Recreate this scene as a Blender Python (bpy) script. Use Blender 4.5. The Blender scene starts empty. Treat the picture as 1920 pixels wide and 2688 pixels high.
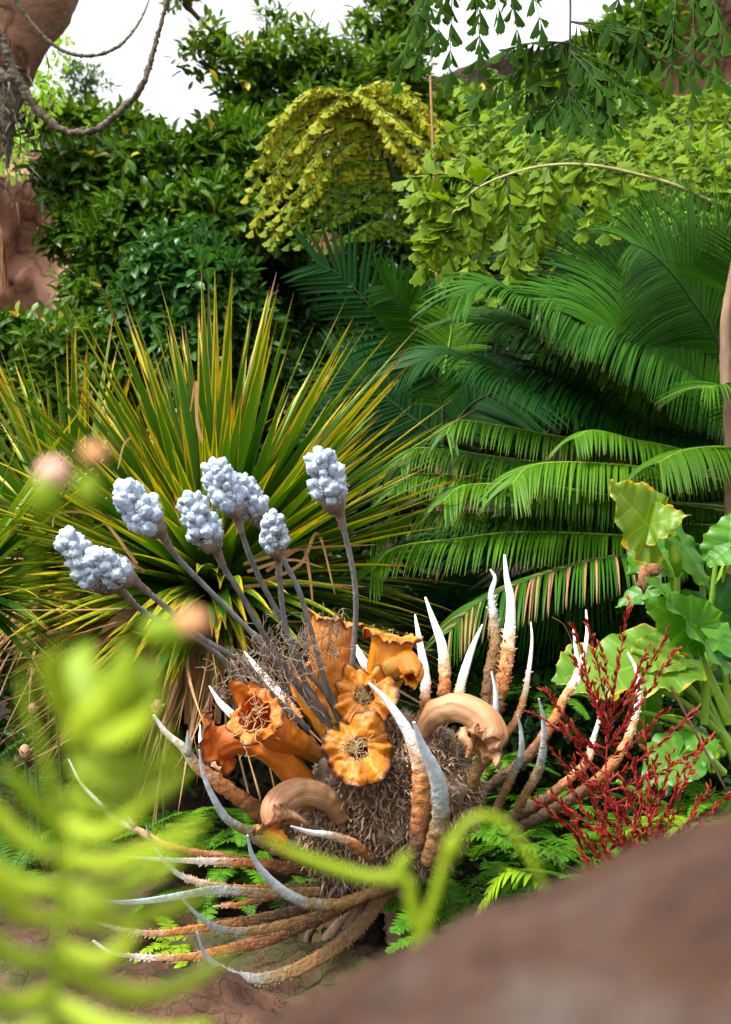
import bpy, math
import numpy as np
from mathutils import Vector, noise as mnoise
R_ = math.radians
# ---------------- camera, sky, sun, exposure ----------------
sc = bpy.context.scene
C = sc.collection
cam_d = bpy.data.cameras.new('camera'); cam = bpy.data.objects.new('camera', cam_d); C.objects.link(cam)
cam.location = (0, 0, 1.6); cam.rotation_euler = (R_(90), 0, 0)
cam_d.sensor_fit = 'VERTICAL'; cam_d.sensor_height = 36; cam_d.lens = 50
cam_d.clip_start = 0.05; cam_d.clip_end = 400
cam_d.dof.use_dof = True; cam_d.dof.focus_distance = 5.3; cam_d.dof.aperture_fstop = 3.7
sc.camera = cam
sc.view_settings.view_transform = 'Standard'; sc.view_settings.look = 'None'
sc.view_settings.exposure = 0.82; sc.view_settings.gamma = 1
sc.cycles.use_denoising = True
sc.cycles.max_bounces = 5; sc.cycles.diffuse_bounces = 2; sc.cycles.transmission_bounces = 3; sc.cycles.glossy_bounces = 2
world = bpy.data.worlds.new('World'); sc.world = world; world.use_nodes = True
SUN_EL, SUN_ROT = R_(60), R_(238)   # high, from the left and slightly behind the camera
wt = world.node_tree; wt.nodes.clear()
sky = wt.nodes.new('ShaderNodeTexSky'); sky.sky_type = 'NISHITA'; sky.sun_disc = False
sky.sun_elevation = SUN_EL; sky.sun_rotation = SUN_ROT; sky.air_density = 1.6; sky.dust_density = 5
hsv = wt.nodes.new('ShaderNodeHueSaturation'); hsv.inputs['Saturation'].default_value = 0.10; hsv.inputs['Value'].default_value = 1.5
bg = wt.nodes.new('ShaderNodeBackground'); bg.inputs[1].default_value = 0.15
wo = wt.nodes.new('ShaderNodeOutputWorld')
wt.links.new(sky.outputs[0], hsv.inputs['Color']); wt.links.new(hsv.outputs[0], bg.inputs[0]); wt.links.new(bg.outputs[0], wo.inputs[0])
sl = bpy.data.lights.new('sun', 'SUN'); sl.energy = 3.4; sl.angle = R_(7); sl.color = (1, .95, .85)
so = bpy.data.objects.new('sun', sl); C.objects.link(so)


sd = Vector((math.sin(SUN_ROT) * math.cos(SUN_EL), math.cos(SUN_ROT) * math.cos(SUN_EL), math.sin(SUN_EL)))
so.rotation_euler = sd.to_track_quat('Z', 'Y').to_euler()

# ---------------- helpers ----------------
UP = np.array([0, 0, 1.])
def P(px, py, Y):
    k = .36 / 1344 * Y
    return np.array([(px - 960) * k, Y, 1.6 - (py - 1344) * k])
def rng(s): return np.random.default_rng(s)
def nz(a):
    a = np.asarray(a, float); l = np.linalg.norm(a, axis=-1, keepdims=True)
    return a / np.maximum(l, 1e-9)
class MB:
    def __init__(s): s.v = []; s.a = []; s.q = []; s.qm = []; s.n = 0
    def add(s, v, faces, lp, mat=0):
        v = np.asarray(v, float).reshape(-1, 3); faces = np.asarray(faces, int)
        lp = np.broadcast_to(np.asarray(lp, float), (len(v), 3))
        s.v.append(v); s.a.append(lp)
        s.q.append(faces + s.n); s.qm.append(mat); s.n += len(v)
    def mesh(s, name, mats, org, smooth=True):
        me = bpy.data.meshes.new(name)
        v = np.concatenate(s.v) - np.asarray(org); a = np.concatenate(s.a)
        tot = np.concatenate([np.full(len(f), f.shape[1]) for f in s.q])
        idx = np.concatenate([f.ravel() for f in s.q])
        mi = np.concatenate([np.full(len(f), m) for f, m in zip(s.q, s.qm)])
        me.vertices.add(len(v)); me.vertices.foreach_set('co', v.ravel().astype(np.float32))
        me.loops.add(len(idx)); me.loops.foreach_set('vertex_index', idx.astype(np.int32))
        me.polygons.add(len(tot)); st = np.concatenate([[0], np.cumsum(tot)[:-1]])
        me.polygons.foreach_set('loop_start', st.astype(np.int32)); me.polygons.foreach_set('loop_total', tot.astype(np.int32))
        me.polygons.foreach_set('material_index', mi.astype(np.int32))
        me.polygons.foreach_set('use_smooth', np.full(len(tot), smooth))
        at = me.attributes.new('lp', 'FLOAT_VECTOR', 'POINT'); at.data.foreach_set('vector', a.ravel().astype(np.float32))
        for m in (mats if isinstance(mats, (list, tuple)) else [mats]): me.materials.append(m)
        me.update(calc_edges=True); me.validate()
        return me
def thing(name, label, cat, loc, group=None):
    o = bpy.data.objects.new(name, None); C.objects.link(o); o.empty_display_size = .1
    o.location = [float(x) for x in loc]; o['label'] = label; o['category'] = cat
    if group: o['group'] = group
    return o
def orgof(p):
    while p is not None and p.parent is not None: p = p.parent
    return np.array(p.location) if p is not None else np.zeros(3)
def obj(name, mb, mats, parent=None, smooth=True, label=None, loc=None):
    org = orgof(parent) if parent is not None else (np.zeros(3) if loc is None else np.asarray(loc, float))
    o = bpy.data.objects.new(name, mb.mesh(name, mats, org, smooth)); C.objects.link(o)
    if parent is not None: o.parent = parent
    else: o.location = [float(x) for x in org]
    if label: o['label'] = label
    return o
def tag(o, label, cat, group=None):
    o['label'] = label; o['category'] = cat
    if group: o['group'] = group
    return o
def structure(o, kind='structure'): o['kind'] = kind; return o
def copy_tree(o, parent=None):
    c = o.copy(); C.objects.link(c); c.parent = parent
    for ch in o.children: copy_tree(ch, c)
    return c
def solid(o, t):
    m = o.modifiers.new('thickness', 'SOLIDIFY'); m.thickness = t; m.offset = 0
# curves
def cr(pts, n):
    p = np.asarray(pts, float); 
    if len(p) == 2: return p[0] + (p[1] - p[0]) * np.linspace(0, 1, n)[:, None]
    p = np.vstack([2 * p[0] - p[1], p, 2 * p[-1] - p[-2]])
    k = len(p) - 3; seg = np.linalg.norm(p[2:-1, :3] - p[1:-2, :3], axis=1); cum = np.concatenate([[0], np.cumsum(seg)])
    s = np.linspace(0, cum[-1], n); i = np.clip(np.searchsorted(cum, s, side='right') - 1, 0, k - 1)
    t = ((s - cum[i]) / np.maximum(seg[i], 1e-9))[:, None]
    a, b, c, d = p[i], p[i + 1], p[i + 2], p[i + 3]
    return .5 * ((2 * b) + (-a + c) * t + (2 * a - 5 * b + 4 * c - d) * t ** 2 + (-a + 3 * b - 3 * c + d) * t ** 3)
def tang(p): return nz(np.gradient(p, axis=0))
def frames(p, ref=None):
    T = tang(p); ref = np.array([0, -1, 0.]) if ref is None else np.asarray(ref, float)
    N = np.zeros_like(p); n = ref - T[0] * T[0].dot(ref)
    if np.linalg.norm(n) < 1e-3: n = np.array([1., 0, 0]) - T[0] * T[0][0]
    for i in range(len(p)):
        n = n - T[i] * T[i].dot(n); n = n / max(np.linalg.norm(n), 1e-9); N[i] = n
    return T, N, np.cross(T, N)
def grid_faces(r, c, wrap=False):
    i, j = np.meshgrid(np.arange(r - 1), np.arange(c if wrap else c - 1), indexing='ij'); i = i.ravel(); j = j.ravel(); j2 = (j + 1) % c
    return np.stack([i * c + j, i * c + j2, (i + 1) * c + j2, (i + 1) * c + j], 1)
def tube(mb, pts, rad, sides=6, n=None, mat=0, z=0., flat=1., rough=0., seed=0, ref=None, cap=True, ry=0.):
    n = n or max(4, len(pts) * 4)
    rad = np.atleast_1d(np.asarray(rad, float)); 
    r = np.interp(np.linspace(0, 1, n), np.linspace(0, 1, len(rad)), rad)
    p = cr(pts, n); T, N, B = frames(p, ref); th = np.arange(sides) / sides * 2 * math.pi
    rr = r[:, None] * np.ones(sides)[None]
    if rough: rr = rr * (1 + rough * rng(seed).normal(size=rr.shape))
    v = p[:, None] + rr[..., None] * (np.cos(th)[None, :, None] * B[:, None] + flat * np.sin(th)[None, :, None] * N[:, None])
    lp = np.zeros((n, sides, 3)); lp[..., 0] = np.linspace(0, 1, n)[:, None]; lp[..., 1] = ry if ry else (th / 6.2832)[None]; lp[..., 2] = z
    mb.add(v, grid_faces(n, sides, True), lp.reshape(-1, 3), mat)
    if cap:
        for e in (0, n - 1):
            ring = np.arange(sides) if e == 0 else np.arange(sides) 
            vv = np.vstack([v[e], p[e][None] + T[e] * (r[e] * .5 * (1 if e else -1))])
            f = np.stack([np.arange(sides), (np.arange(sides) + 1) % sides, np.full(sides, sides)], 1)
            l = np.zeros((sides + 1, 3)); l[:, 0] = e / (n - 1); l[:, 2] = z; l[:, 1] = ry
            mb.add(vv, f, l, mat)
    return p
def ribbons(mb, P0, D, L, W, g=0., segs=6, prof=None, rnd=None, wdir=None, fold=0., mat=0, gp=1., wob=0., seed=0, gd=None, twist=0.):
    """many strap leaves at once"""
    P0 = np.asarray(P0, float); M = len(P0); D = nz(np.broadcast_to(D, (M, 3))); L = np.broadcast_to(L, (M,)); W = np.broadcast_to(W, (M,)); g = np.broadcast_to(g, (M,))
    r = rng(seed); rnd = r.random(M) if rnd is None else np.broadcast_to(rnd, (M,))
    gd = np.array([0, 0, -1.]) if gd is None else gd
    if wdir is None:
        wdir = np.cross(D, UP); bad = np.linalg.norm(wdir, axis=1) < .05; wdir[bad] = r.normal(size=(bad.sum(), 3))
    wdir = nz(wdir - D * (wdir * D).sum(1, keepdims=True))
    p = P0.copy(); s = np.linspace(0, 1, segs + 1); V = np.zeros((M, segs + 1, 3 if fold else 2, 3)); wb = r.normal(size=(M, 3)) * wob
    for i in range(segs + 1):
        d = nz(D + gd * (g * s[i] ** gp)[:, None] + wb * s[i])
        if i: p = p + d * (L / segs)[:, None]
        w = nz(wdir - d * (wdir * d).sum(1, keepdims=True)); nn = np.cross(w, d)
        if twist: 
            a = twist * s[i] * (rnd - .5)[:, None]; w, nn = w * np.cos(a) + nn * np.sin(a), nn * np.cos(a) - w * np.sin(a)
        h = (W * (prof(s[i]) if prof else (1 - s[i] ** 2)))[:, None] * .5
        if fold:
            V[:, i, 0] = p - w * h + nn * h * fold; V[:, i, 1] = p; V[:, i, 2] = p + w * h + nn * h * fold
        else: V[:, i, 0] = p - w * h; V[:, i, 1] = p + w * h
    c = V.shape[2]; f = grid_faces(segs + 1, c); F = (f[None] + (np.arange(M) * (segs + 1) * c)[:, None, None]).reshape(-1, 4)
    lp = np.zeros(V.shape); lp[..., 0] = s[None, :, None]; lp[..., 1] = np.linspace(0, 1, c)[None, None]; lp[..., 2] = rnd[:, None, None]
    mb.add(V, F, lp.reshape(-1, 3), mat); return p
def inst(mb, tp, pos, d, nrm, size, rnd, wid=1., mat=0):
    tv, tf, ta = tp; M = len(pos); y = nz(d); x = np.cross(y, nrm); bad = np.linalg.norm(x, axis=1) < .05; x[bad] = np.cross(y[bad], [1, .3, .2]); x = nz(x); z = np.cross(x, y)
    size = np.broadcast_to(size, (M,)); wid = np.broadcast_to(wid, (M,))
    v = pos[:, None] + size[:, None, None] * (tv[None, :, 0, None] * wid[:, None, None] * x[:, None] + tv[None, :, 1, None] * y[:, None] + tv[None, :, 2, None] * z[:, None])
    lp = np.zeros((M, len(tv), 3)); lp[..., :2] = ta[None]; lp[..., 2] = np.broadcast_to(rnd, (M,))[:, None]
    F = (tf[None] + (np.arange(M) * len(tv))[:, None, None]).reshape(-1, tf.shape[1])
    mb.add(v, F, lp.reshape(-1, 3), mat)
def leaf_tpl(w=.4, rows=5, bend=.25, fold=.15, peak=.55):
    v = []; a = []
    for i in range(rows + 1):
        s = i / rows; h = w * .5 * (math.sin(math.pi * s ** (math.log(.5) / math.log(peak))) ** .75 if 0 < s < 1 else 0.02)
        for u in (-1, 0, 1): v.append((u * h, s, -bend * s * s + abs(u) * h * fold * 2)); a.append((s, (u + 1) / 2))
    return np.array(v), grid_faces(rows + 1, 3), np.array(a)
def fan_tpl(seed, w=.75, bend=.2, pleat=.03, asym=.2):
    r = rng(seed); v = []; a = []; cols = 7; rows = 4
    jag = r.uniform(-.06, .06, cols) + np.where(np.arange(cols) % 2, .05, -.05)
    for i in range(rows + 1):
        s = i / rows; h = w * .5 * (.05 + .95 * s ** 1.25)
        for j in range(cols):
            u = j / (cols - 1) * 2 - 1
            y = s * (1 - .22 * abs(u) ** 2 + asym * u * .5 + (jag[j] if i == rows else 0))
            v.append((u * h, y, -bend * s * s + pleat * (1 if j % 2 else -1) * s)); a.append((s, (u + 1) / 2))
    return np.array(v), grid_faces(rows + 1, cols), np.array(a)
def blob(mb, c, rad, sub=2, amp=.15, fr=2., seed=0, mat=0, z=0., scale=(1, 1, 1), rot=None, lo=1.):
    """noise displaced sphere"""
    key = sub
    if key not in _ico:
        import bmesh
        b = bmesh.new(); bmesh.ops.create_icosphere(b, subdivisions=sub, radius=1); b.verts.ensure_lookup_table()
        _ico[key] = (np.array([v.co[:] for v in b.verts]), np.array([[v.index for v in f.verts] for f in b.faces])); b.free()
    v, f = _ico[key]; r = rng(seed); off = r.uniform(-50, 50, 3)
    d = np.array([mnoise.fractal(Vector(x * fr + off), lo, 2.0, 4) for x in v])
    q = v * (1 + amp * d)[:, None] * np.asarray(scale)
    if rot is not None: q = q @ np.asarray(rot).T
    lp = np.zeros((len(v), 3)); lp[:, 0] = (v[:, 2] + 1) / 2; lp[:, 1] = r.random(); lp[:, 2] = z
    mb.add(np.asarray(c) + q * rad, f, lp, mat)
_ico = {}
def basis(d, ref=(0, 0, 1)):
    z = nz(d); x = np.cross(ref, z); x = nz(x) if np.linalg.norm(x) > 1e-3 else np.array([1., 0, 0]); y = np.cross(z, x)
    return np.stack([x, y, z], 1)

# ---------------- materials ----------------
class NT:
    def __init__(s, name):
        s.m = bpy.data.materials.new(name); s.m.use_nodes = True; s.t = s.m.node_tree; s.t.nodes.clear()
        s.out = s.n('OutputMaterial')
    def n(s, ty, **k):
        x = s.t.nodes.new('ShaderNode' + ty)
        for a, b in k.items(): setattr(x, a, b)
        return x
    def l(s, a, b): s.t.links.new(a, b)
    def ramp(s, fac, stops, interp='LINEAR'):
        r = s.n('ValToRGB'); r.color_ramp.interpolation = interp; e = r.color_ramp.elements
        while len(e) > 1: e.remove(e[0])
        e[0].position = stops[0][0]; e[0].color = (*stops[0][1], 1)
        for p, c in stops[1:]:
            q = e.new(p); q.color = (*c, 1)
        s.l(fac, r.inputs[0]); return r.outputs[0]
    def mix(s, fac, a, b, bt='MIX'):
        m = s.n('Mix', data_type='RGBA', blend_type=bt)
        for k, v in ((0, fac), (6, a), (7, b)):
            if hasattr(v, 'is_linked'): s.l(v, m.inputs[k])
            elif k == 0: m.inputs[0].default_value = v
            else: m.inputs[k].default_value = (*v, 1)
        return m.outputs[2]
    def math(s, op, a, b=0.):
        m = s.n('Math', operation=op)
        for k, v in ((0, a), (1, b)):
            if hasattr(v, 'is_linked'): s.l(v, m.inputs[k])
            else: m.inputs[k].default_value = v
        return m.outputs[0]
    def noise(s, scale, detail=4, vec=None, rough=.55, dist=0.):
        x = s.n('TexNoise'); x.inputs['Scale'].default_value = scale; x.inputs['Detail'].default_value = detail; x.inputs['Roughness'].default_value = rough; x.inputs['Distortion'].default_value = dist
        if vec is None: vec = s.n('TexCoord').outputs['Object']
        s.l(vec, x.inputs['Vector']); return x.outputs['Fac']
    def attr(s):
        a = s.n('Attribute', attribute_name='lp'); x = s.n('SeparateXYZ'); s.l(a.outputs['Vector'], x.inputs[0]); return x.outputs[0], x.outputs[1], x.outputs[2], a.outputs['Vector']
    def bump(s, h, st=.3, d=.01):
        b = s.n('Bump'); b.inputs['Strength'].default_value = st; b.inputs['Distance'].default_value = d; s.l(h, b.inputs['Height']); return b.outputs[0]
    def pbsdf(s, col, rough=.6, spec=.5, nrm=None):
        b = s.n('BsdfPrincipled'); b.inputs['Roughness'].default_value = rough; b.inputs['Specular IOR Level'].default_value = spec
        if hasattr(col, 'is_linked'): s.l(col, b.inputs['Base Color'])
        else: b.inputs['Base Color'].default_value = (*col, 1)
        if nrm is not None: s.l(nrm, b.inputs['Normal'])
        return b.outputs[0]
    def fin(s, sh): s.l(sh, s.out.inputs[0]); return s.m
    def leaf(s, col, rough=.4, spec=.5, tr=.3, trcol=None, nrm=None):
        b = s.pbsdf(col, rough, spec, nrm); t = s.n('BsdfTranslucent')
        tc = s.mix(1., col, trcol or (1.3, 1.2, .5), 'MULTIPLY'); s.l(tc, t.inputs[0])
        m = s.n('MixShader'); m.inputs[0].default_value = tr; s.l(b, m.inputs[1]); s.l(t.outputs[0], m.inputs[2]); return s.fin(m.outputs[0])
def leafmat(name, a, b, tip=None, rough=.45, spec=.18, tr=.3, accent=None, midrib=None, noise_s=2.):
    t = NT(name); x, y, z, v = t.attr()
    c = t.ramp(z, [(0, a), (.85, b)])
    n = t.noise(noise_s, 3); c = t.mix(t.ramp(n, [(.35, (0, 0, 0)), (.65, (1, 1, 1))]), c, t.mix(.5, c, b))
    if accent: c = t.mix(t.ramp(z, [(.93, (0, 0, 0)), (.96, (1, 1, 1))]), c, accent)
    if midrib: c = t.mix(t.ramp(t.math('ABSOLUTE', t.math('SUBTRACT', y, .5)), [(.04, (1, 1, 1)), (.12, (0, 0, 0))]), c, midrib)
    if tip: c = t.mix(t.ramp(x, [(tip[1], (0, 0, 0)), (min(1, tip[1] + .12), (1, 1, 1))]), c, tip[0])
    return t.leaf(c, rough, spec, tr)
M = {}
M['ficus'] = leafmat('ficus_leaf', (.007, .030, .003), (.055, .135, .006), accent=(.36, .30, .03), midrib=(.12, .24, .05), rough=.33)
M['tree'] = leafmat('tree_leaf', (.012, .045, .004), (.09, .19, .010), accent=(.42, .34, .04), rough=.35)
M['blue'] = leafmat('bluish_leaf', (.008, .045, .009), (.035, .12, .020), midrib=(.08, .18, .05), rough=.32)
M['shadeleaf'] = leafmat('shade_dark_leaf', (.004, .018, .003), (.014, .045, .006), rough=.35)  # near-black green: deep shade of the undergrowth put into the leaf colour
M['fish'] = leafmat('fishtail_leaf', (.025, .10, .002), (.16, .27, .004), tip=((.26, .28, .015), .93), rough=.5, spec=.15, tr=.40)
M['fishy'] = leafmat('yellowing_fishtail_leaf', (.13, .22, .003), (.36, .38, .008), tip=((.5, .36, .03), .9), spec=.2, rough=.5, tr=.35)
M['fishback'] = leafmat('backlit_dark_fishtail_leaf', (.008, .036, .002), (.030, .085, .005), tip=((.10, .13, .01), .95), rough=.6, spec=.06, tr=.32)  # darker copy of the fishtail green, its backlit shading painted in
M['fishl'] = leafmat('pale_fishtail_leaf', (.20, .42, .02), (.34, .56, .03), rough=.4, tr=.5)
M['cycad'] = leafmat('cycad_leaflet', (.008, .055, .003), (.035, .125, .004), tip=((.30, .22, .02), .975), rough=.5, spec=.12, tr=.22)
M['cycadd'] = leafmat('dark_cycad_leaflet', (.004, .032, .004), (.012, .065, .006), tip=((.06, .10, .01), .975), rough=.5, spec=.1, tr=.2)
M['cycadl'] = leafmat('bright_cycad_leaflet', (.020, .095, .002), (.072, .18, .005), tip=((.46, .27, .03), .95), rough=.45, spec=.15, tr=.25)
M['palmd'] = leafmat('palm_leaflet', (.003, .024, .006), (.010, .060, .008), rough=.5, spec=.12, tr=.2)
M['fern'] = leafmat('fern_leaf', (.03, .12, .006), (.09, .24, .010), rough=.45, tr=.35)
M['fernd'] = leafmat('dark_fern_leaf', (.018, .08, .006), (.05, .16, .010), rough=.45, tr=.3)
M['ferny'] = leafmat('yellow_fern_leaf', (.14, .28, .01), (.26, .40, .014), rough=.45, tr=.4)
M['fore'] = leafmat('succulent_leaf', (.20, .33, .006), (.34, .44, .020), rough=.5, spec=.3, tr=.40)
def m_strap(name, g1, g2, edge, dead, yb):
    t = NT(name); x, y, z, v = t.attr()
    c = t.ramp(z, [(0, g1), (.9, g2)])
    e = t.math('MULTIPLY', t.math('ABSOLUTE', t.math('SUBTRACT', y, .5)), 2.)
    k = t.math('ADD', t.math('MULTIPLY', t.math('MULTIPLY', e, e), .42), t.math('ADD', t.math('MULTIPLY', x, .80), t.math('MULTIPLY', z, .36)))
    n = t.noise(6, 3); k = t.math('ADD', k, t.math('MULTIPLY', t.math('SUBTRACT', n, .5), .55))
    c = t.mix(t.ramp(k, [(yb, (0, 0, 0)), (yb + .22, (1, 1, 1))]), c, edge)
    k2 = t.math('ADD', x, t.math('MULTIPLY', t.math('SUBTRACT', n, .5), .5))
    c = t.mix(t.ramp(k2, [(.90, (0, 0, 0)), (.98, (1, 1, 1))]), c, dead)
    w = t.n('TexWave'); w.inputs['Scale'].default_value = 2.5; 
    cb = t.n('CombineXYZ'); t.l(y, cb.inputs[0]); t.l(cb.outputs[0], w.inputs['Vector'])
    c = t.mix(t.math('MULTIPLY', w.outputs['Fac'], .25), c, g1)
    return t.leaf(c, .42, .45, .25)
M['pand'] = m_strap('strap_leaf', (.018, .085, .004), (.12, .25, .008), (.52, .38, .01), (.20, .075, .022), .985)
M['pandd'] = leafmat('dead_strap_leaf', (.22, .10, .04), (.46, .27, .13), tip=((.20, .09, .04), .9), rough=.7, tr=.15)
M['straw'] = leafmat('dry_leaf', (.18, .075, .03), (.36, .19, .09), rough=.75, tr=.1)
def m_bark(name, a, b, s=12, st=.6, stretch=(1, 1, .25), rough=.85):
    t = NT(name); mp = t.n('Mapping'); mp.inputs['Scale'].default_value = stretch; t.l(t.n('TexCoord').outputs['Object'], mp.inputs[0])
    n = t.noise(s, 6, mp.outputs[0], .65); c = t.ramp(n, [(.3, a), (.7, b)])
    return t.fin(t.pbsdf(c, rough, .25, t.bump(n, st, .02)))
M['stamen'] = m_bark('stamen', (.32, .20, .08), (.62, .48, .26), 40, .2)
M['bark'] = m_bark('brown_bark', (.03, .018, .012), (.16, .10, .07))
M['barkd'] = m_bark('dark_fibrous_bark', (.008, .006, .005), (.05, .03, .022), 26)
M['barkp'] = m_bark('pale_bark', (.10, .055, .035), (.34, .22, .15), 9)
M['twig'] = m_bark('dry_twig', (.10, .065, .045), (.40, .30, .22), 30, .3)
M['stemd'] = m_bark('dark_green_stem', (.012, .022, .01), (.05, .07, .025), 20, .2)
M['stemg'] = m_bark('green_stem', (.12, .24, .02), (.24, .38, .04), 10, .15, rough=.45)
M['cane'] = m_bark('orange_cane', (.30, .13, .05), (.50, .26, .12), 14, .2)
M['bamboo'] = m_bark('tan_cane', (.26, .24, .10), (.42, .38, .18), 10, .2)
M['vine'] = m_bark('mossy_vine', (.03, .035, .022), (.16, .12, .085), 25, .4)
def m_rock(name, a, b, c2, s=1.2, st=.8, moss=None, band=1., crack=.5):
    t = NT(name); tc = t.n('TexCoord').outputs['Object']
    n1 = t.noise(s, 8, tc, .62, .4); n2 = t.noise(s * 7, 8, tc, .7); n3 = t.noise(s * .5, 3, tc)
    c = t.ramp(n1, [(.28, a), (.5, b), (.72, c2)])
    c = t.mix(t.math('MULTIPLY', t.ramp(n2, [(.3, (1, 1, 1)), (.55, (0, 0, 0))]), .45), c, a)
    vo = t.n('TexVoronoi', feature='DISTANCE_TO_EDGE'); vo.inputs['Scale'].default_value = s * 1.1
    mp = t.n('Mapping'); mp.inputs['Scale'].default_value = (1, 1, band); t.l(tc, mp.inputs[0])
    dn = t.n('TexNoise'); dn.inputs['Scale'].default_value = s * 3; t.l(mp.outputs[0], dn.inputs['Vector'])
    vm = t.n('VectorMath', operation='ADD'); t.l(mp.outputs[0], vm.inputs[0]); t.l(dn.outputs['Color'], vm.inputs[1]); t.l(vm.outputs[0], vo.inputs['Vector'])
    ck = t.ramp(vo.outputs['Distance'], [(0, (0, 0, 0)), (.035, (1, 1, 1))])
    c = t.mix(t.math('MULTIPLY', t.math('SUBTRACT', 1., ck), crack), c, tuple(x * .25 for x in a))
    if moss: c = t.mix(t.math('MULTIPLY', t.ramp(t.math('MULTIPLY', n3, n2), [(.24, (0, 0, 0)), (.32, (1, 1, 1))]), .8), c, moss)
    h = t.math('ADD', t.math('MULTIPLY', n2, .5), t.math('ADD', n1, t.math('MULTIPLY', ck, .35 * crack)))
    return t.fin(t.pbsdf(c, .9, .2, t.bump(h, st, .11 / s)))
M['cliff'] = m_rock('sandstone_cliff', (.18, .08, .05), (.38, .20, .13), (.46, .30, .22), .9, .9, band=.6)
M['redrock'] = m_rock('reddish_rock', (.022, .012, .008), (.085, .040, .025), (.16, .090, .060), 2.6, .9, moss=(.035, .050, .012), crack=.35)
M['forerock'] = m_rock('foreground_rock', (.012, .008, .006), (.060, .027, .016), (.085, .066, .056), 7., .9, crack=0.)
M['soil'] = m_rock('dark_soil', (.008, .006, .004), (.025, .017, .010), (.05, .032, .02), 3., .9, crack=.2)
# ---------------- large structure: ground, cliffs, boulders ----------------
def fbm(x, y, s, seed=0.): return np.array([mnoise.fractal(Vector((a * s, b * s, seed)), 1., 2., 5) for a, b in zip(np.ravel(x), np.ravel(y))]).reshape(np.shape(x))
def sm(a, b, x): t = np.clip((x - a) / (b - a), 0, 1); return t * t * (3 - 2 * t)
def gh(x, y):
    x = np.asarray(x, float); y = np.asarray(y, float)
    return .10 * np.sin(x * 1.3 + .5) * np.cos(y * .9) * sm(3, 5, y) + sm(7, 14, y) * 1.2 - .04
def build_ground():
    xs = np.concatenate([np.linspace(-60, -6, 10)[:-1], np.linspace(-6, 6, 130), np.linspace(6, 60, 10)[1:]])
    ys = np.concatenate([np.linspace(-40, 2, 8)[:-1], np.linspace(2, 12, 110), np.linspace(12, 120, 14)[1:]])
    X, Y = np.meshgrid(xs, ys); Z = gh(X, Y) + fbm(X, Y, 1.6, 3.) * .07 * (np.abs(X) < 7) * (Y < 13)
    mb = MB(); mb.add(np.stack([X, Y, Z], -1), grid_faces(len(ys), len(xs)), (0, 0, 0)); structure(obj('ground', mb, M['soil']))
build_ground()
def cliff(name, prof, Y0, zlo, seed, nx=150, nzz=110, amp=.7, back=4., yslope=.0, mat='cliff'):
    """prof: px,py points of the rim, seen at distance Y0"""
    pr = np.array([P(a, b, Y0) for a, b in prof]); xs = np.linspace(pr[0, 0], pr[-1, 0], nx); top = np.interp(xs, pr[:, 0], pr[:, 2])
    mb = MB(); t = np.linspace(0, 1.25, nzz); X = np.repeat(xs[None], nzz, 0); Tm = np.minimum(t, 1)[:, None]
    Z = zlo + (top[None] - zlo) * Tm; Yv = Y0 + np.clip(t - 1, 0, 1)[:, None] * back * 4 + 0 * X + yslope * Tm
    n = fbm(X, Z, .45, seed); n2 = fbm(X, Z * .4, 1.4, seed + 9)
    strata = np.round(n * 3) / 3
    Yv = Yv + amp * (n * .9 + strata * .7 + n2 * .35) * (t[:, None] < 1.02); Z = Z + .15 * n2
    mb.add(np.stack([X, Yv, Z], -1), grid_faces(nzz, nx), (0, 0, 0)); return structure(obj(name, mb, M[mat]))
cliff('cliff', [(-900, 250), (-100, 310), (60, 300), (130, 306), (200, 300), (300, 340), (380, 480), (430, 900)], 16., -.5, 4.)
cliff('hillside', [(300, 520), (560, 470), (900, 420), (1120, 270), (1280, 190), (1500, 90), (1600, 40), (1900, -60), (2600, -300)], 16.6, -.5, 14., mat='soil')  # dark soil colour stands in for black shade in the foliage gaps
cliff('cliff_face', [(1755, 60), (1775, -150), (1850, -260), (2100, -400), (2700, -420)], 13., -.5, 7., 80, 110, .5, 1.)
def arch():
    mb = MB(); tube(mb, [P(190, -330, 10), P(95, -120, 10), P(40, 20, 10), P(-35, 150, 10), P(-110, 300, 10), P(-170, 620, 10), P(-190, 1200, 10.2), P(-190, 2000, 10.3)], [.42, .36, .33, .29, .26, .3, .4, .5], 28, 110, rough=.02, seed=5, ref=(0, -1, 0))
    v = mb.v[0]; mb.v[0] = v + .10 * np.array([[mnoise.fractal(Vector(p * 1.7), 1, 2, 5)] * 3 for p in v]) * np.array([1, 1, .4])
    o = obj('rock_arch', mb, M['cliff'], loc=P(-190, 2000, 10.3)); tag(o, 'leaning brown rock arch leg cutting the top left corner against white sky', 'rock arch')
arch()
def boulder(c, rad, scale, seed, label, mat='redrock', rot=0, sub=5, amp=.28, group=None):
    mb = MB(); a = R_(rot); Rm = np.array([[math.cos(a), -math.sin(a), 0], [math.sin(a), math.cos(a), 0], [0, 0, 1]])
    blob(mb, c, rad, sub, amp, 1.3, seed, scale=scale, rot=Rm, lo=.9)
    return tag(obj('boulder', mb, M[mat], loc=(c[0], c[1], c[2] - rad * scale[2] * .8)), label, 'boulder', group)
def bank():
    xs = np.linspace(-2.6, .75, 130); ys = np.linspace(4.1, 6.3, 90); X, Y = np.meshgrid(xs, ys); e = sm(0, .35, X + 2.6) * sm(0, .5, .75 - X) * sm(0, .3, Y - 4.1) * sm(0, .4, 6.3 - Y)
    Z = gh(X, Y) - .15 + e * (.20 + .14 * fbm(X, Y, 1.5, 31.) + .05 * fbm(X, Y, 5., 32.)); mb = MB(); mb.add(np.stack([X, Y, Z], -1), grid_faces(90, 130), (0, 0, 0)); structure(obj('rocky_bank', mb, M['redrock']))
bank()
g_b = 'reddish boulders at the lower left'
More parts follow.
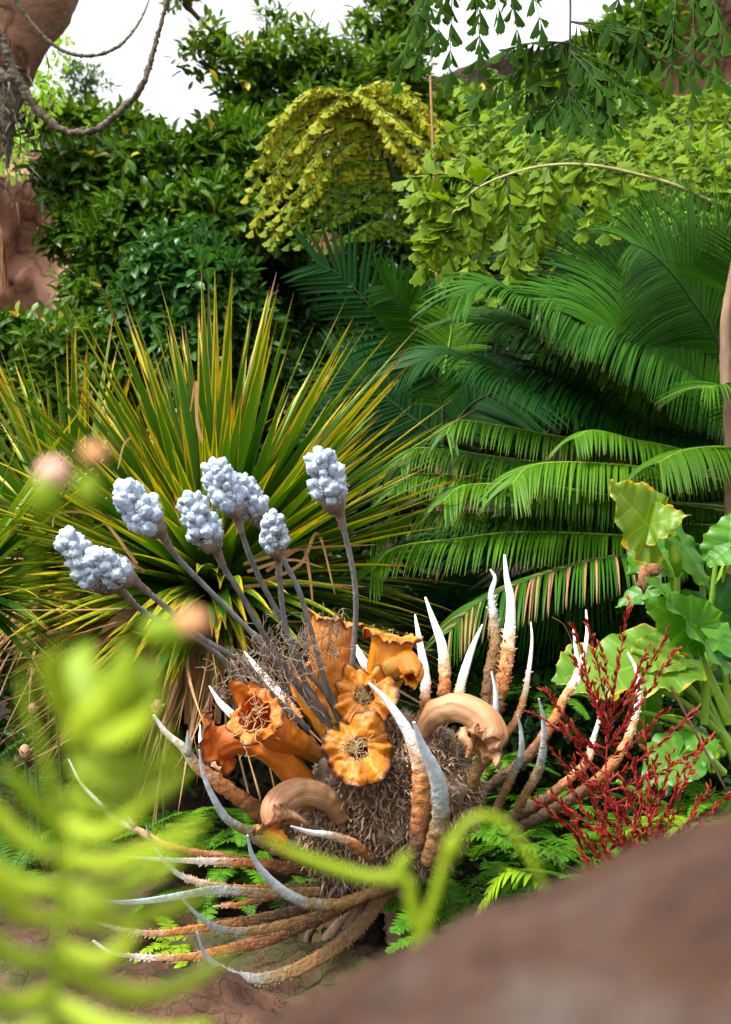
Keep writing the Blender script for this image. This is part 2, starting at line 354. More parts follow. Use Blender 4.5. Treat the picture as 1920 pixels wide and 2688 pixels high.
boulder(P(380, 2800, 4.95), .55, (1.5, .8, .48), 1, 'large reddish boulder at the bottom edge under the lowest spikes', rot=10, group=g_b)
boulder(P(330, 2390, 6.0), .5, (1.6, .8, .55), 2, 'rounded mossy boulder behind the long white horizontal spike', rot=-8, group=g_b)
boulder(P(740, 2450, 5.9), .45, (1.3, .8, .62), 3, 'brown boulder behind the rusty strap spikes left of the root trunk', rot=15, group=g_b)
boulder(P(60, 2560, 5.4), .5, (1.1, .9, .55), 4, 'reddish boulder at the left edge behind the blurred succulent', rot=25, group=g_b)
boulder(P(820, 2860, 4.8), .45, (1.3, .8, .5), 6, 'smooth brown boulder at bottom centre right of the crack', rot=-20, group=g_b)
def fore_rock():
    n = 150; u = np.linspace(-1, 1, n); X, Y = np.meshgrid(-.02 + .75 * u + .25, .86 + .55 * u)
    hx = np.array([-.9, -.5, -.25, -.12, -.057, .009, .048, .097, .14, .173, .211, .35, .6, 1.1]); hz = np.array([.7, 1.0, 1.18, 1.268, 1.305, 1.342, 1.359, 1.381, 1.397, 1.411, 1.427, 1.47, 1.52, 1.45])
    from_ = np.interp(X, hx, hz); ys = .82
    Z = from_ - .013 - 1.1 * (Y - ys) ** 2 * np.where(Y > ys, 1.6, .9) + fbm(X, Y, 6., 2.) * .010 + fbm(X, Y, 22., 8.) * .006
    e = np.maximum(np.abs((X - .25 + .02) / .75), np.abs((Y - .86) / .55)); Z = Z * (1 - sm(.86, 1., e)) - .1 * sm(.9, 1, e)
    mb = MB(); mb.add(np.stack([X, Y, Z], -1), grid_faces(n, n), (0, 0, 0))
    tag(obj('boulder', mb, M['forerock'], loc=(.25, .86, 0)), 'big out-of-focus brown boulder in the lower right foreground', 'boulder')
fore_rock()

# ---------------- trees and shrubs behind ----------------
LT = [leaf_tpl(.50, 4, b, .2, .6) for b in (.05, .2, .4)]
TL = [leaf_tpl(.36, 4, b, .2, .55) for b in (.0, .15, .3)]
FT = [fan_tpl(s, w, b, .025, q) for s, w, b, q in ((1, .8, .1, .2), (2, .65, .25, .35), (3, .95, .15, .1), (4, .5, .4, .3), (5, .7, -.1, .4), (6, .38, .5, .25))]
def shrub(name, label, cat, blobs, n, size, mat, seed, trunk, tr=.06, tpl=LT, k=8, group=None, spread=.62, bmat='bark', vis=.35, parent=None):
    """blobs: (px, py, Y, radius px, flatten); n clusters of k leaves on twigs"""
    r = rng(seed); B = np.array([[*P(a, b, Y), R * .36 * Y / 1344, f] for a, b, Y, R, f in blobs])
    base = np.asarray(trunk[0], float)
    t = thing(name, label, cat, base, group) if parent is None else parent
    w = B[:, 3] ** 2; i = r.choice(len(B), n, p=w / w.sum())
    d = nz(r.normal(size=(n * 4, 3))); d = d[d[:, 1] < vis][:n]; d = d[:n]; i = i[:len(d)]
    rad = B[i, 3] * r.random(len(d)) ** .22 * (1 + .12 * r.normal(size=len(d)))
    pos = B[i, :3] + d * rad[:, None] * np.stack([np.ones(len(d)), np.ones(len(d)), B[i, 4]], 1)
    tw = nz(d * .8 + UP * .45 + r.normal(size=d.shape) * .55)
    mb = MB(); N = len(d); cz = r.random(N)
    a1 = nz(np.cross(tw, nz(r.normal(size=tw.shape)))); a2 = np.cross(tw, a1)
    for j in range(k):
        an = j * 2.4; sz = size * r.uniform(.7, 1.2, N); q = tw * .35 + (a1 * math.cos(an) + a2 * math.sin(an)) * spread + r.normal(size=tw.shape) * .15
        if j == k - 1: q = tw
        sel = r.integers(0, len(tpl), N); pp = pos + tw * (j / k * size * 1.1)[:, None] if hasattr(size, '__len__') else pos + tw * (j / k * size * 1.3)
        nr = tw * .6 + UP * .8 + r.normal(size=tw.shape) * .25
        z = np.clip(cz * .75 + r.random(N) * .28, 0, 1)
        for s in range(len(tpl)):
            m = sel == s
            if m.any(): inst(mb, tpl[s], pp[m], q[m], nr[m], sz[m], z[m], r.uniform(.85, 1.15, m.sum()))
    obj('crown', mb, M[mat], t)
    tb = MB(); fork = np.asarray(trunk[-1], float); tube(tb, trunk, [tr, tr * .8], 8, 14, rough=.06, seed=seed)
    for q in range(len(B)):
        c = B[q, :3]; mid = (fork + c) / 2 + r.normal(size=3) * .12; tube(tb, [fork, mid, c + UP * .02], [tr * .55, tr * .3, tr * .12], 5, 9)
        for e in range(5):
            dd = nz(r.normal(size=3) + UP * .4); tube(tb, [c * .6 + mid * .4, c + dd * B[q, 3] * .5, c + dd * B[q, 3] * .9 + UP * .03], [tr * .16, tr * .1, tr * .05], 4, 7, cap=False)
    obj('trunk', tb, M[bmat], t); return t
def G(px, py, Y): q = P(px, py, Y); q[2] = gh(q[0], q[1]); return q
# broad-leaved shrub mass at left
shrub('broadleaf_shrub', 'large dark broad-leaved shrub filling the left middle below the open sky', 'shrub',
      [(250, 480, 10.5, 120, .7), (430, 490, 10.3, 130, .7), (610, 460, 10.4, 110, .8), (225, 640, 10.2, 75, .8), (370, 640, 10, 130, .8), (540, 600, 10, 130, .7), (690, 520, 10.4, 110, .9), (730, 660, 10.6, 110, .8), (300, 810, 9.9, 110, .8), (190, 470, 10.9, 50, .6), (620, 740, 10.8, 130, .8)],
      1500, .125, 'ficus', 11, [G(420, 0, 11), P(430, 1100, 11), P(450, 760, 10.8)], .10)
shrub('broadleaf_shrub', 'dark leafy shrub at the left edge below the cliff', 'shrub',
      [(60, 960, 9.2, 120, .8), (200, 1000, 9, 150, .8), (40, 1180, 9, 120, .8), (150, 1200, 9, 130, .8), (330, 980, 9.2, 140, .8), (330, 1150, 9.3, 120, .8)],
      1300, .095, 'ficus', 12, [G(150, 0, 9.6), P(150, 1200, 9.6)], .07)
shrub('broadleaf_shrub', 'blue-green round-leaved shrub standing just above the spiky rosette plant', 'shrub',
      [(470, 720, 8.9, 95, .8), (560, 800, 8.8, 105, .9), (620, 880, 8.8, 90, .9), (400, 830, 9, 90, 1), (500, 920, 8.8, 110, .8), (650, 980, 9, 80, .9)],
      620, .105, 'blue', 13, [G(540, 0, 9.1), P(540, 1000, 9.1)], .05, vis=.2)
shrub('broadleaf_shrub', 'shrub with deep shade painted into near-black leaves at centre left of the dark palm', 'shrub',
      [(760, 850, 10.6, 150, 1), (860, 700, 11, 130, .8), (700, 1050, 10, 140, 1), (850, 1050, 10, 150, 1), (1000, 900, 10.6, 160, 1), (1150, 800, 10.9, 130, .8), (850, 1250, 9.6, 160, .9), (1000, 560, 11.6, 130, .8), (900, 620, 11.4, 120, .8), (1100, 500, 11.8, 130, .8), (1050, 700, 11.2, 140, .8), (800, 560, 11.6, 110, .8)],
      2300, .10, 'shadeleaf', 14, [G(800, 0, 11), P(800, 1000, 11)], .09)
# tall trees behind
shrub('leafy_tree', 'tall loose-leaved tree rising against the white sky at top centre', 'tree',
      [(560, 110, 12, 34, .6), (525, 165, 12, 30, .6), (640, 190, 12, 70, .7), (770, 160, 12, 80, .8), (850, 220, 12, 90, .8), (720, 270, 12.2, 90, .7), (610, 270, 12, 40, .6), (660, 340, 12, 70, .6), (480, 5, 12, 20, .5), (700, 70, 12.3, 30, .5), (940, 270, 12.3, 90, .8), (1020, 200, 12.4, 70, .7), (860, 330, 12, 120, .7), (660, 420, 12, 120, .6), (450, 400, 12, 50, .3), (540, 390, 12, 50, .4)],
      1150, .115, 'tree', 15, [G(830, 0, 12.6), P(830, 900, 12.6), P(800, 380, 12.5)], .10, tpl=TL)
shrub('leafy_tree', 'tree with hanging dark leaves at the top edge right of centre', 'tree',
      [(1010, 50, 12.8, 60, .9), (1050, 140, 12.8, 65, .9), (1060, 20, 12.8, 40, .7), (970, 130, 13, 45, .8), (1060, 240, 12.6, 60, .7), (1200, 350, 12.4, 70, .6), (1050, 330, 12.6, 80, .5)],
      480, .115, 'tree', 16, [G(1100, 0, 13.2), P(1100, 900, 13.2), P(1080, 420, 13)], .09, tpl=TL)
shrub('leafy_tree', 'mid-green leafy tree in front of the grey slope below the hanging frond', 'tree',
      [(1270, 310, 12, 60, .6), (1400, 290, 12, 70, .6), (1190, 290, 12.2, 40, .5), (1530, 270, 12, 80, .8), (1620, 300, 12, 90, .7), (1620, 130, 12.4, 70, .7), (1700, 90, 12.2, 60, .7), (1700, 380, 11.6, 100, .6), (1870, 330, 11.6, 70, .5), (1580, 420, 11.4, 150, .5), (1350, 420, 11.4, 150, .5), (1820, 480, 11.2, 130, .6)],
      1700, .12, 'tree', 17, [G(1450, 0, 12.8), P(1450, 900, 12.8), P(1420, 420, 12.7)], .10)
shrub('wispy_tree', 'faint wispy treetop above the far rock at upper left', 'tree', [(215, 200, 15, 42, .35), (260, 230, 15, 32, .4), (215, 255, 15, 30, .35), (190, 185, 15, 25, .3)], 110, .07, 'ficus', 18, [P(230, 420, 15.5), P(230, 320, 15.3), P(222, 240, 15)], .02, k=5, tpl=TL)
shrub('cliff_creeper', 'bushy green creeper on top of the far rock at upper left', 'shrub', [(60, 330, 13, 45, .4), (150, 315, 13, 50, .3), (230, 330, 13, 50, .3), (330, 350, 12.6, 60, .5), (20, 300, 13, 35, .5)], 240, .11, 'tree', 19, [P(150, 520, 13.5), P(150, 350, 13.4)], .03)
shrub('undergrowth_shrub', 'undergrowth bush with shade painted into its leaves behind the cycads', 'shrub', [(1300, 1000, 10.4, 200, 1), (1600, 900, 10.4, 220, 1), (1850, 900, 10.4, 200, 1), (1300, 650, 11, 160, .7), (1600, 650, 11, 200, .6)], 900, .11, 'shadeleaf', 20, [G(1500, 0, 11), P(1500, 1000, 11)], .06)
shrub('undergrowth_shrub', 'bush with shade painted into its leaves behind the trunk of the spiky rosette plant', 'shrub', [(250, 1500, 8.6, 160, 1), (500, 1600, 8.6, 180, 1), (50, 1600, 8.6, 160, 1), (760, 1500, 8.6, 180, 1), (1000, 1450, 9.6, 180, 1), (800, 1800, 7.8, 160, .8), (300, 1850, 7.8, 180, .8), (50, 1850, 7.6, 150, .8)], 1200, .085, 'shadeleaf', 21, [G(500, 0, 8.9), P(500, 1700, 8.9)], .05)
shrub('undergrowth_shrub', 'bush with shade painted into its leaves behind the spikes at right centre', 'shrub', [(1250, 1750, 7.2, 160, .9), (1500, 1800, 7.2, 180, .9), (1750, 1700, 7.4, 200, .9), (1450, 1950, 6.6, 150, .8), (1800, 2000, 6.6, 150, .8)], 800, .075, 'shadeleaf', 22, [G(1500, 0, 7.8), P(1500, 1800, 7.8)], .05)

# ---------------- fishtail palms ----------------
def fishfrond(parent, main, pinnae, mat, size, seed, mrad=.018, dens=1., sag=.25, nf=15, lr=.012, pm='stemd', tilt=.0, tpl=FT, upb=.35):
    """main: rachis points; pinnae: list of (t on main, end point[, bow])"""
    r = rng(seed); mb = MB(); sb = MB(); mc = cr(main, 60)
    tube(sb, main, [mrad, mrad * .35], 6, 40)
    for t, end, *b in pinnae:
        p0 = mc[int(t * 59)]; end = np.asarray(end); L = np.linalg.norm(end - p0); bow = b[0] if b else .12
        mid = (p0 + end) / 2 + UP * L * bow; pc = cr([p0, mid, end], 40); T = tang(pc)
        tube(sb, [p0, mid, end], [mrad * .45, mrad * .15], 4, 12, cap=False, mat=1)
        n = int(nf * dens); s = (np.arange(n) + .7) / n; idx = (s * 39).astype(int)
        for side in (-1, 1):
            q = pc[idx] ; Ti = T[idx]; S = np.cross(Ti, [0, -1., 0]); S = nz(S) * side
            S = nz(S + np.array([0, -.25, 0]) * 1.)
            d = Ti * r.uniform(.5, .9, n)[:, None] + S * .8 - UP * sag * 1.6 + r.normal(size=S.shape) * .24
            nr = np.array([0, -.6, .6]) + S * .2 + r.normal(size=S.shape) * .35
            sz = size * (1.05 - .35 * s) * r.uniform(.62, 1.22, n); sel = r.integers(0, len(tpl), n); z = np.clip(r.normal(.45, .25, n), 0, .92)
            for k in range(len(tpl)):
                m = sel == k
                if m.any(): inst(mb, tpl[k], q[m], d[m], nr[m], sz[m], z[m], side)
        inst(mb, tpl[0], pc[-1:], T[-1:] - UP * .3, np.array([[0, -.7, .5]]), np.array([size * .9]), r.random(1) * .8)
    o = obj('frond', mb, M[mat], parent); obj('midrib', sb, [M[pm], M['stemd']], o); return o
def auto_pinnae(main, n, t0, t1, ends, bow=.12):
    """ends: list of end points interpolated over t"""
    e = cr(ends, n); return [(t, e[i], bow) for i, t in enumerate(np.linspace(t0, t1, n))]
# yellow fishtail palm, middle
yp = thing('fishtail_palm', 'yellowing fishtail palm with drooping frilled leaf rows on a dark stalk at centre', 'palm', G(1150, 0, 9.6))
sb = MB(); tube(sb, [G(1150, 0, 9.6), P(1150, 1000, 9.6), P(1120, 800, 9.6), P(1085, 600, 9.5), P(1020, 430, 9.4), P(960, 310, 9.3), P(915, 245, 9.2)], [.035, .035, .03, .016], 8, 60); obj('stalk', sb, M['stemd'], yp)
yr = [P(915, 245, 9.2), P(960, 310, 9.3), P(1020, 430, 9.4), P(1060, 530, 9.45), P(1100, 660, 9.5)]
fishfrond(yp, yr, [(0, P(820, 235, 9.), 0.1), (0, P(770, 275, 9.), 0.14), (0, P(725, 310, 9.), 0.18), (0.03, P(690, 370, 9.), 0.2), (0.06, P(662, 440, 9.), 0.24), (0.1, P(650, 510, 9.), 0.26), (0.15, P(690, 500, 9.), 0.24), (0.2, P(672, 570, 9.), 0.26), (0.26, P(715, 540, 9.), 0.22), (0.31, P(665, 600, 9.), 0.25), (0.37, P(735, 560, 9.), 0.18), (0.43, P(700, 600, 9.), 0.2), (0.49, P(745, 585, 9.), 0.16), (0.55, P(710, 625, 9.), 0.18), (0.1, P(790, 380, 9.), 0.2), (0.04, P(830, 330, 9.), 0.15), (0.2, P(800, 460, 9.), 0.18), (0.3, P(810, 520, 9.), 0.15), (0.02, P(860, 290, 9.), 0.1)], 'fishy', .074, 31, nf=34, sag=.75, mrad=.015)
fishfrond(yp, yr, [(.45, P(760, 560, 9.), .15), (.58, P(770, 600, 9.), .12), (.66, P(760, 640, 9.), .12), (.74, P(790, 640, 9.), .12), (.82, P(860, 650, 9.1), .1), (.55, P(720, 640, 9.), .14), (.9, P(930, 620, 9.2), .08)], 'fish', .066, 32, nf=32, sag=.7, mrad=.01)
fishfrond(yp, yr, [(.0, P(1010, 300, 9.), .14), (.0, P(1100, 300, 9.1), .16), (.06, P(1160, 320, 9.2), .16), (.12, P(1210, 350, 9.3), .16), (.15, P(1130, 400, 9.2), .2), (.05, P(1080, 420, 9.1), .25), (.3, P(1090, 470, 9.2), .14), (.08, P(1030, 380, 9.), .2), (0, P(1190, 380, 9.2), .3), (0, P(1140, 350, 9.), .3), (.2, P(1180, 380, 9.3), .14), (.28, P(1200, 420, 9.3), .12), (.36, P(1160, 450, 9.3), .12), (.1, P(1090, 360, 9.), .1), (.25, P(1130, 470, 9.), .08), (0, P(960, 240, 9.2), .05), (0, P(1040, 250, 9.3), .15), (.02, P(1130, 290, 9.3), .2)], 'fishy', .068, 33, nf=32, sag=.75, mrad=.012)
sb = MB(); q = np.array([P(830 + 60 * a, 600 + 50 * b, 9.4) for a, b in rng(3).random((40, 2))]); inst(sb, FT[3], q, np.tile([0, 0, -1.], (40, 1)) + rng(4).normal(size=(40, 3)) * .3, np.tile([0, -1., .2], (40, 1)), .09, rng(5).random(40)); obj('dead_leaf', sb, M['straw'], yp, label='brown withered leaves under the crown')
# bright fishtail palm, right
fp = thing('fishtail_palm', 'bright green fishtail palm arching in from the right with fan-shaped leaflets', 'palm', G(2100, 0, 7.8))
fr = [P(1990, 600, 7.7), P(1920, 557, 7.6), P(1780, 490, 7.5), P(1660, 455, 7.4), P(1550, 434, 7.3), P(1440, 434, 7.3), P(1340, 457, 7.25), P(1245, 500, 7.2), P(1180, 570, 7.1)]
sb = MB(); tube(sb, [G(2100, 0, 7.8), P(2080, 1000, 7.8), P(2040, 700, 7.8), P(1990, 600, 7.7)], [.05, .035, .02], 8, 30); obj('stalk', sb, M['stemg'], fp)
fishfrond(fp, fr, [(.97, P(1110, 640, 7.1)), (.97, P(1100, 520, 7.1)), (.88, P(1080, 470, 7.2)), (.9, P(1180, 680, 7.1)), (.9, P(1230, 740, 7.1)), (.78, P(1250, 700, 7.2)), (.78, P(1335, 750, 7.1), .05), (.67, P(1370, 690, 7.2)), (.67, P(1400, 640, 7.2), .05), (.56, P(1420, 640, 7.3)), (.45, P(1540, 590, 7.3)), (.34, P(1600, 600, 7.3)), (.98, P(1110, 700, 7.1), 0.)], 'fish', .112, 41, nf=14, sag=.35, mrad=.013, pm='bamboo')
fishfrond(fp, fr, [(.8, P(1200, 420, 7.4)), (.7, P(1330, 330, 7.5), .1), (.6, P(1400, 320, 7.6)), (.5, P(1500, 330, 7.6)), (.4, P(1600, 340, 7.6)), (.28, P(1720, 360, 7.6)), (.15, P(1830, 400, 7.6)), (.2, P(1760, 330, 7.7)), (.08, P(1900, 400, 7.6))], 'fish', .10, 42, nf=15, sag=.45, mrad=.008)
# background fishtail fronds
fb = thing('fishtail_palm', 'fishtail palm in the right background with rows of yellow-green leaves behind the cane', 'palm', G(1700, 0, 9.4))
sb = MB(); tube(sb, [G(1700, 0, 9.4), P(1700, 900, 9.4), P(1700, 500, 9.4)], [.05, .03], 8, 20); obj('stalk', sb, M['stemd'], fb)
for i, (pts, ends, s) in enumerate([
    ([(1700, 560), (1560, 420), (1400, 350), (1250, 330)], [(1500, 640), (1400, 560), (1250, 520), (1130, 400)], 51),
    ([(1700, 560), (1600, 400), (1500, 330), (1350, 300)], [(1550, 500), (1450, 450), (1330, 420), (1230, 370)], 52),
    ([(1700, 560), (1720, 420), (1800, 330), (1900, 320)], [(1600, 520), (1680, 460), (1780, 440), (1900, 460)], 53),
    ([(1700, 560), (1800, 440), (1900, 400), (2000, 400)], [(1700, 620), (1800, 580), (1880, 560), (1960, 560)], 54),
    ([(1700, 600), (1560, 540), (1430, 520), (1300, 540)], [(1560, 720), (1440, 700), (1340, 680), (1200, 680)], 55),
    ([(1700, 560), (1640, 420), (1580, 350), (1480, 310)], [(1640, 560), (1560, 500), (1480, 480), (1380, 440)], 56),
    ([(1250, 900), (1240, 700), (1200, 560), (1130, 480)], [(1300, 780), (1180, 740), (1130, 640), (1080, 560)], 57)]):
    Y = 8.7 + .1 * (i % 3); m = [P(a, b, Y) for a, b in pts]
    fishfrond(fb, m, auto_pinnae(m, 8, .2, 1, [P(a, b, Y - .35) for a, b in ends], .1), 'fish' , .088, s, nf=17, sag=.55, mrad=.010)
    fishfrond(fb, m, auto_pinnae(m, 7, .2, 1, [P(a + 60, b - (190 if i < 6 else 30), Y + .3) for a, b in ends], .15), 'fish', .085, s + 20, nf=15, sag=.55, mrad=.008)
# hanging frond, backlit dark put into its colour, at top right (nearest)
ft = thing('fishtail_palm', 'fishtail palm frond coloured dark as if backlit hanging from the top edge at right with pointed wedge leaflets', 'palm', P(1560, -900, 6.2))
FW = [fan_tpl(s, w, b, .012, .15) for s, w, b in ((11, .42, .1), (12, .5, .15), (13, .36, .2))]
hm = [P(1560, -900, 6.2), P(1540, -400, 6.1), P(1500, -100, 6.), P(1498, 30, 5.95), P(1496, 140, 5.9), P(1494, 250, 5.85)]
def hp(t, x, y, b=.02): return (t, P(x, y, 5.7), b)
fishfrond(ft, hm, [hp(.89, 1270, 240), hp(.89, 1330, 130, .05), hp(.9, 1590, 250), hp(.9, 1640, 240), hp(.89, 1690, 250, .05), hp(.84, 1800, 200, .08), hp(.84, 1880, 200, .1), hp(.99, 1380, 310), hp(.99, 1420, 330), hp(.99, 1560, 330), hp(.99, 1500, 320), hp(.99, 1610, 290), hp(.95, 1350, 250), hp(.95, 1610, 330)], 'fishback', .12, 61, nf=10, sag=.55, mrad=.010, tpl=FW)
h2 = [P(1560, -900, 6.2), P(1300, -500, 6.1), P(1200, -250, 6.), P(1150, -100, 6.)]
fishfrond(ft, h2, [hp(.7, 1150, 90, .1), hp(.8, 1100, 150, .05), hp(.95, 1050, 190, .05), hp(.85, 1180, 190), hp(.75, 1260, 120, .1), hp(.65, 1360, 90, .1), hp(.6, 1420, 60, .1), hp(.55, 1250, 260, .03), hp(.9, 1090, 60), hp(.7, 1310, 30, .1)], 'fishback', .115, 62, nf=12, sag=.6, mrad=.008, tpl=FW)
h3 = [P(1560, -900, 6.2), P(1700, -500, 6.1), P(1800, -200, 6.), P(1850, -60, 6.)]
fishfrond(ft, h3, [hp(.7, 1660, 150), hp(.8, 1760, 190), hp(.9, 1820, 230), hp(.98, 1880, 180), hp(.95, 1900, 90), hp(.7, 1600, 60, .05)], 'fishback', .12, 63, nf=10, sag=.55, mrad=.008, tpl=FW)
# pale backlit fronds at top left
fl = thing('fishtail_palm', 'pale backlit fishtail palm fronds hanging beside the rock arch at upper left', 'palm', G(-260, 0, 11))
for i, (m, e) in enumerate([([(-260, 100), (-60, 20), (60, 60), (110, 90)], [(60, 260), (110, 250), (150, 220), (180, 100)]), ([(-260, 100), (-40, 120), (60, 170), (90, 200)], [(90, 330), (100, 300), (140, 290), (160, 240)]), ([(-260, 300), (-90, 300), (-20, 330), (20, 360)], [(0, 430), (20, 440), (40, 460), (95, 380)])]):
    mm = [P(a, b, 11) for a, b in m]; fishfrond(fl, mm, auto_pinnae(mm, 5, .55, 1, [P(a, b, 10.8) for a, b in e], .1), 'fishl', .11, 70 + i, nf=11, sag=.3, mrad=.006, tpl=FW, pm='stemg')
sb = MB(); tube(sb, [G(-260, 0, 11), P(-260, 700, 11), P(-260, 100, 11)], [.04, .02], 6, 10); obj('stalk', sb, M['stemg'], fl)
fs = thing('fishtail_palm', 'small pinnate fronds with neat hanging leaflets beside the cliff at right edge', 'palm', G(2100, 0, 10))
for i, e in enumerate([(1790, 260), (1800, 290), (1850, 310)]):
    mm = [P(2100, 300 + i * 30, 10), P(1980, 200 + i * 40, 10)]; fishfrond(fs, mm, [(1., P(*e, 9.9), .04)], 'fish', .11, 80 + i, nf=16, sag=.7, mrad=.006, tpl=FW)
sb = MB(); tube(sb, [G(2100, 0, 10), P(2100, 900, 10), P(2100, 300, 10)], [.04, .02], 6, 10); obj('stalk', sb, M['stemg'], fs)
# ---------------- cycads and palms at right ----------------
def cyfrond(parent, pts, Y, mat, L=.34, n=70, seed=0, g=1.1, W=.011, Y2=None, ang=70, mrad=.007, lift=.35, prof=None, label=None, near=0., gp=.8, dead=0., both=True, Lp=None, face=0.):
    r = rng(seed); Y2 = Y if Y2 is None else Y2
    m = np.array([P(a, b, Y + (Y2 - Y) * i / (len(pts) - 1)) for i, (a, b) in enumerate(pts)])
    c = cr(m, 120); T = tang(c); s = (np.arange(n) + .5) / n; s = .04 + .96 * s; idx = np.minimum((s * 119).astype(int), 119)
    pr = prof or (lambda u: (1 - abs(2 * u - 1) ** 3) ** .5 * 0 + (1 if u < .8 else 1 - .5 * (u - .8) / .2))
    mb = MB(); md = MB(); Ls = (Lp(s) if Lp else np.clip(.35 + 1.6 * s, .3, 1) * np.clip(1.9 - 1.25 * s, .5, 1)) * L
    u0 = UP * (1 - face) + np.array([0, -1, .25]) * face; nup = u0 - T * (T @ u0)[:, None]; nup = nz(nup + np.array([0, -.15, 0])); S = np.cross(T, nup)
    for side in (-1, 1) if both else (1,):
        a = R_(ang) * (1 - .45 * s ** 2); 
        D = np.cos(a)[:, None] * T[idx] + np.sin(a)[:, None] * side * S[idx] + lift * nup[idx] + r.normal(size=(n, 3)) * .022
        dm = r.random(n) < dead
        for mm, tb in ((~dm, mb), (dm, md)):
            if mm.any(): ribbons(tb, c[idx][mm], D[mm], (Ls * r.uniform(.95, 1.03, n))[mm], W, g * r.uniform(.94, 1.08, n)[mm], 8, lambda q: min(1, .5 + 3 * q) * (1 - q ** 3) + .04, wdir=T[idx][mm], fold=.35, gp=gp, seed=seed + side, rnd=r.random(n)[mm] * .9)
    if md.n:
        mb.q += [f + mb.n for f in md.q]; mb.qm += [1] * len(md.q); mb.v += md.v; mb.a += md.a; mb.n += md.n
    o = obj('frond', mb, [M[mat], M['straw']], parent, label=label)
    sb = MB(); tube(sb, m, [mrad, mrad * .35], 6, 50); obj('midrib', sb, M['stemg' if mat == 'cycadl' else 'stemd'], o); return o
cy = thing('cycad', 'huge cycad at right with arching feathery dark green fronds above the big-leaved plants', 'cycad', G(1960, 0, 7.4))
def ctrunk(parent, x, Y, top, r0, seed):
    mb = MB(); tube(mb, [G(x, 0, Y), P(x, top, Y)], [r0, r0 * .9, r0 * .8], 14, 30, rough=.08, seed=seed); obj('trunk', mb, M['barkd'], parent)
ctrunk(cy, 1960, 7.5, 1100, .13, 2)
# big upper fronds
cyfrond(cy, [(1960, 1120), (1882, 895), (1817, 790), (1765, 720), (1710, 665), (1660, 640)], 7.3, 'cycad', .80, 220, 1, .7, .0115, 6.9, 62, .012, .0, gp=1.2, face=.6, Lp=lambda s: np.clip(.5 + 1.2 * s, .5, 1) * np.clip(1.75 - 1.45 * s, .3, 1))
cyfrond(cy, [(1960, 1120), (1945, 900), (1925, 780), (1890, 700), (1830, 650)], 7.6, 'cycad', .62, 190, 2, .6, .0115, 7.4, 60, .012, .1, gp=1.3, face=.5)
cyfrond(cy, [(1960, 1120), (1800, 960), (1650, 850), (1520, 790), (1440, 780)], 7.4, 'cycad', .62, 170, 3, .8, .0115, 7.0, 66, .010, .1, gp=1.1, face=.4)
cyfrond(cy, [(1960, 1120), (1740, 830), (1640, 740), (1540, 690), (1470, 690)], 7.7, 'cycad', .75, 170, 4, .7, .0115, 7.4, 66, .010, .1, gp=1.1, face=.5)
cyfrond(cy, [(1960, 1120), (1830, 980), (1740, 860), (1660, 790), (1580, 760)], 7.5, 'cycad', .70, 170, 44, .7, .0115, 7.2, 66, .010, .1, gp=1.1, face=.5)
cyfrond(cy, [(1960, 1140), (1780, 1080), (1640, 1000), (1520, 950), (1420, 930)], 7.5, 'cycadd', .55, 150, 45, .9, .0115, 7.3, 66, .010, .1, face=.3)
cyfrond(cy, [(1960, 1140), (1880, 1040), (1820, 940), (1780, 860)], 7.6, 'cycad', .7, 150, 46, .7, .017, 7.4, 66, .010, .1, face=.5)
cyfrond(cy, [(1960, 1120), (1699, 1031), (1570, 900), (1450, 830), (1374, 783), (1279, 747), (1214, 775)], 7.3, 'cycad', .46, 150, 5, .95, .0115, 6.9, 68, .010, face=.2)
cyfrond(cy, [(1960, 1140), (1720, 1040), (1580, 960), (1460, 900), (1340, 850), (1250, 850)], 7.5, 'cycad', .50, 150, 6, .9, .0115, 7.2, 68, .010, face=.2)
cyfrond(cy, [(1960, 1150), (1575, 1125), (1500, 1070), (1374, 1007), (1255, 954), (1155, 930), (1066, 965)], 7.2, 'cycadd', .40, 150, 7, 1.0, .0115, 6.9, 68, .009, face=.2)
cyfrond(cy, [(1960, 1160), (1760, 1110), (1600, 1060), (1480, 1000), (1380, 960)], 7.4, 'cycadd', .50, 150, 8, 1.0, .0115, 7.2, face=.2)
cyfrond(cy, [(1960, 1140), (1860, 1020), (1740, 920), (1620, 860), (1540, 850)], 7.2, 'cycad', .60, 160, 9, .8, .0115, 6.9, face=.4)
cyfrond(cy, [(1960, 1120), (2030, 900), (2040, 800), (2010, 720)], 7.2, 'cycad', .70, 110, 10, .6, .011, 7.0, 60)
cyfrond(cy, [(1960, 1140), (1950, 1060), (1900, 1015), (1850, 1020)], 6.7, 'cycadl', .36, 36, 11, 1.0, .011, 6.5)
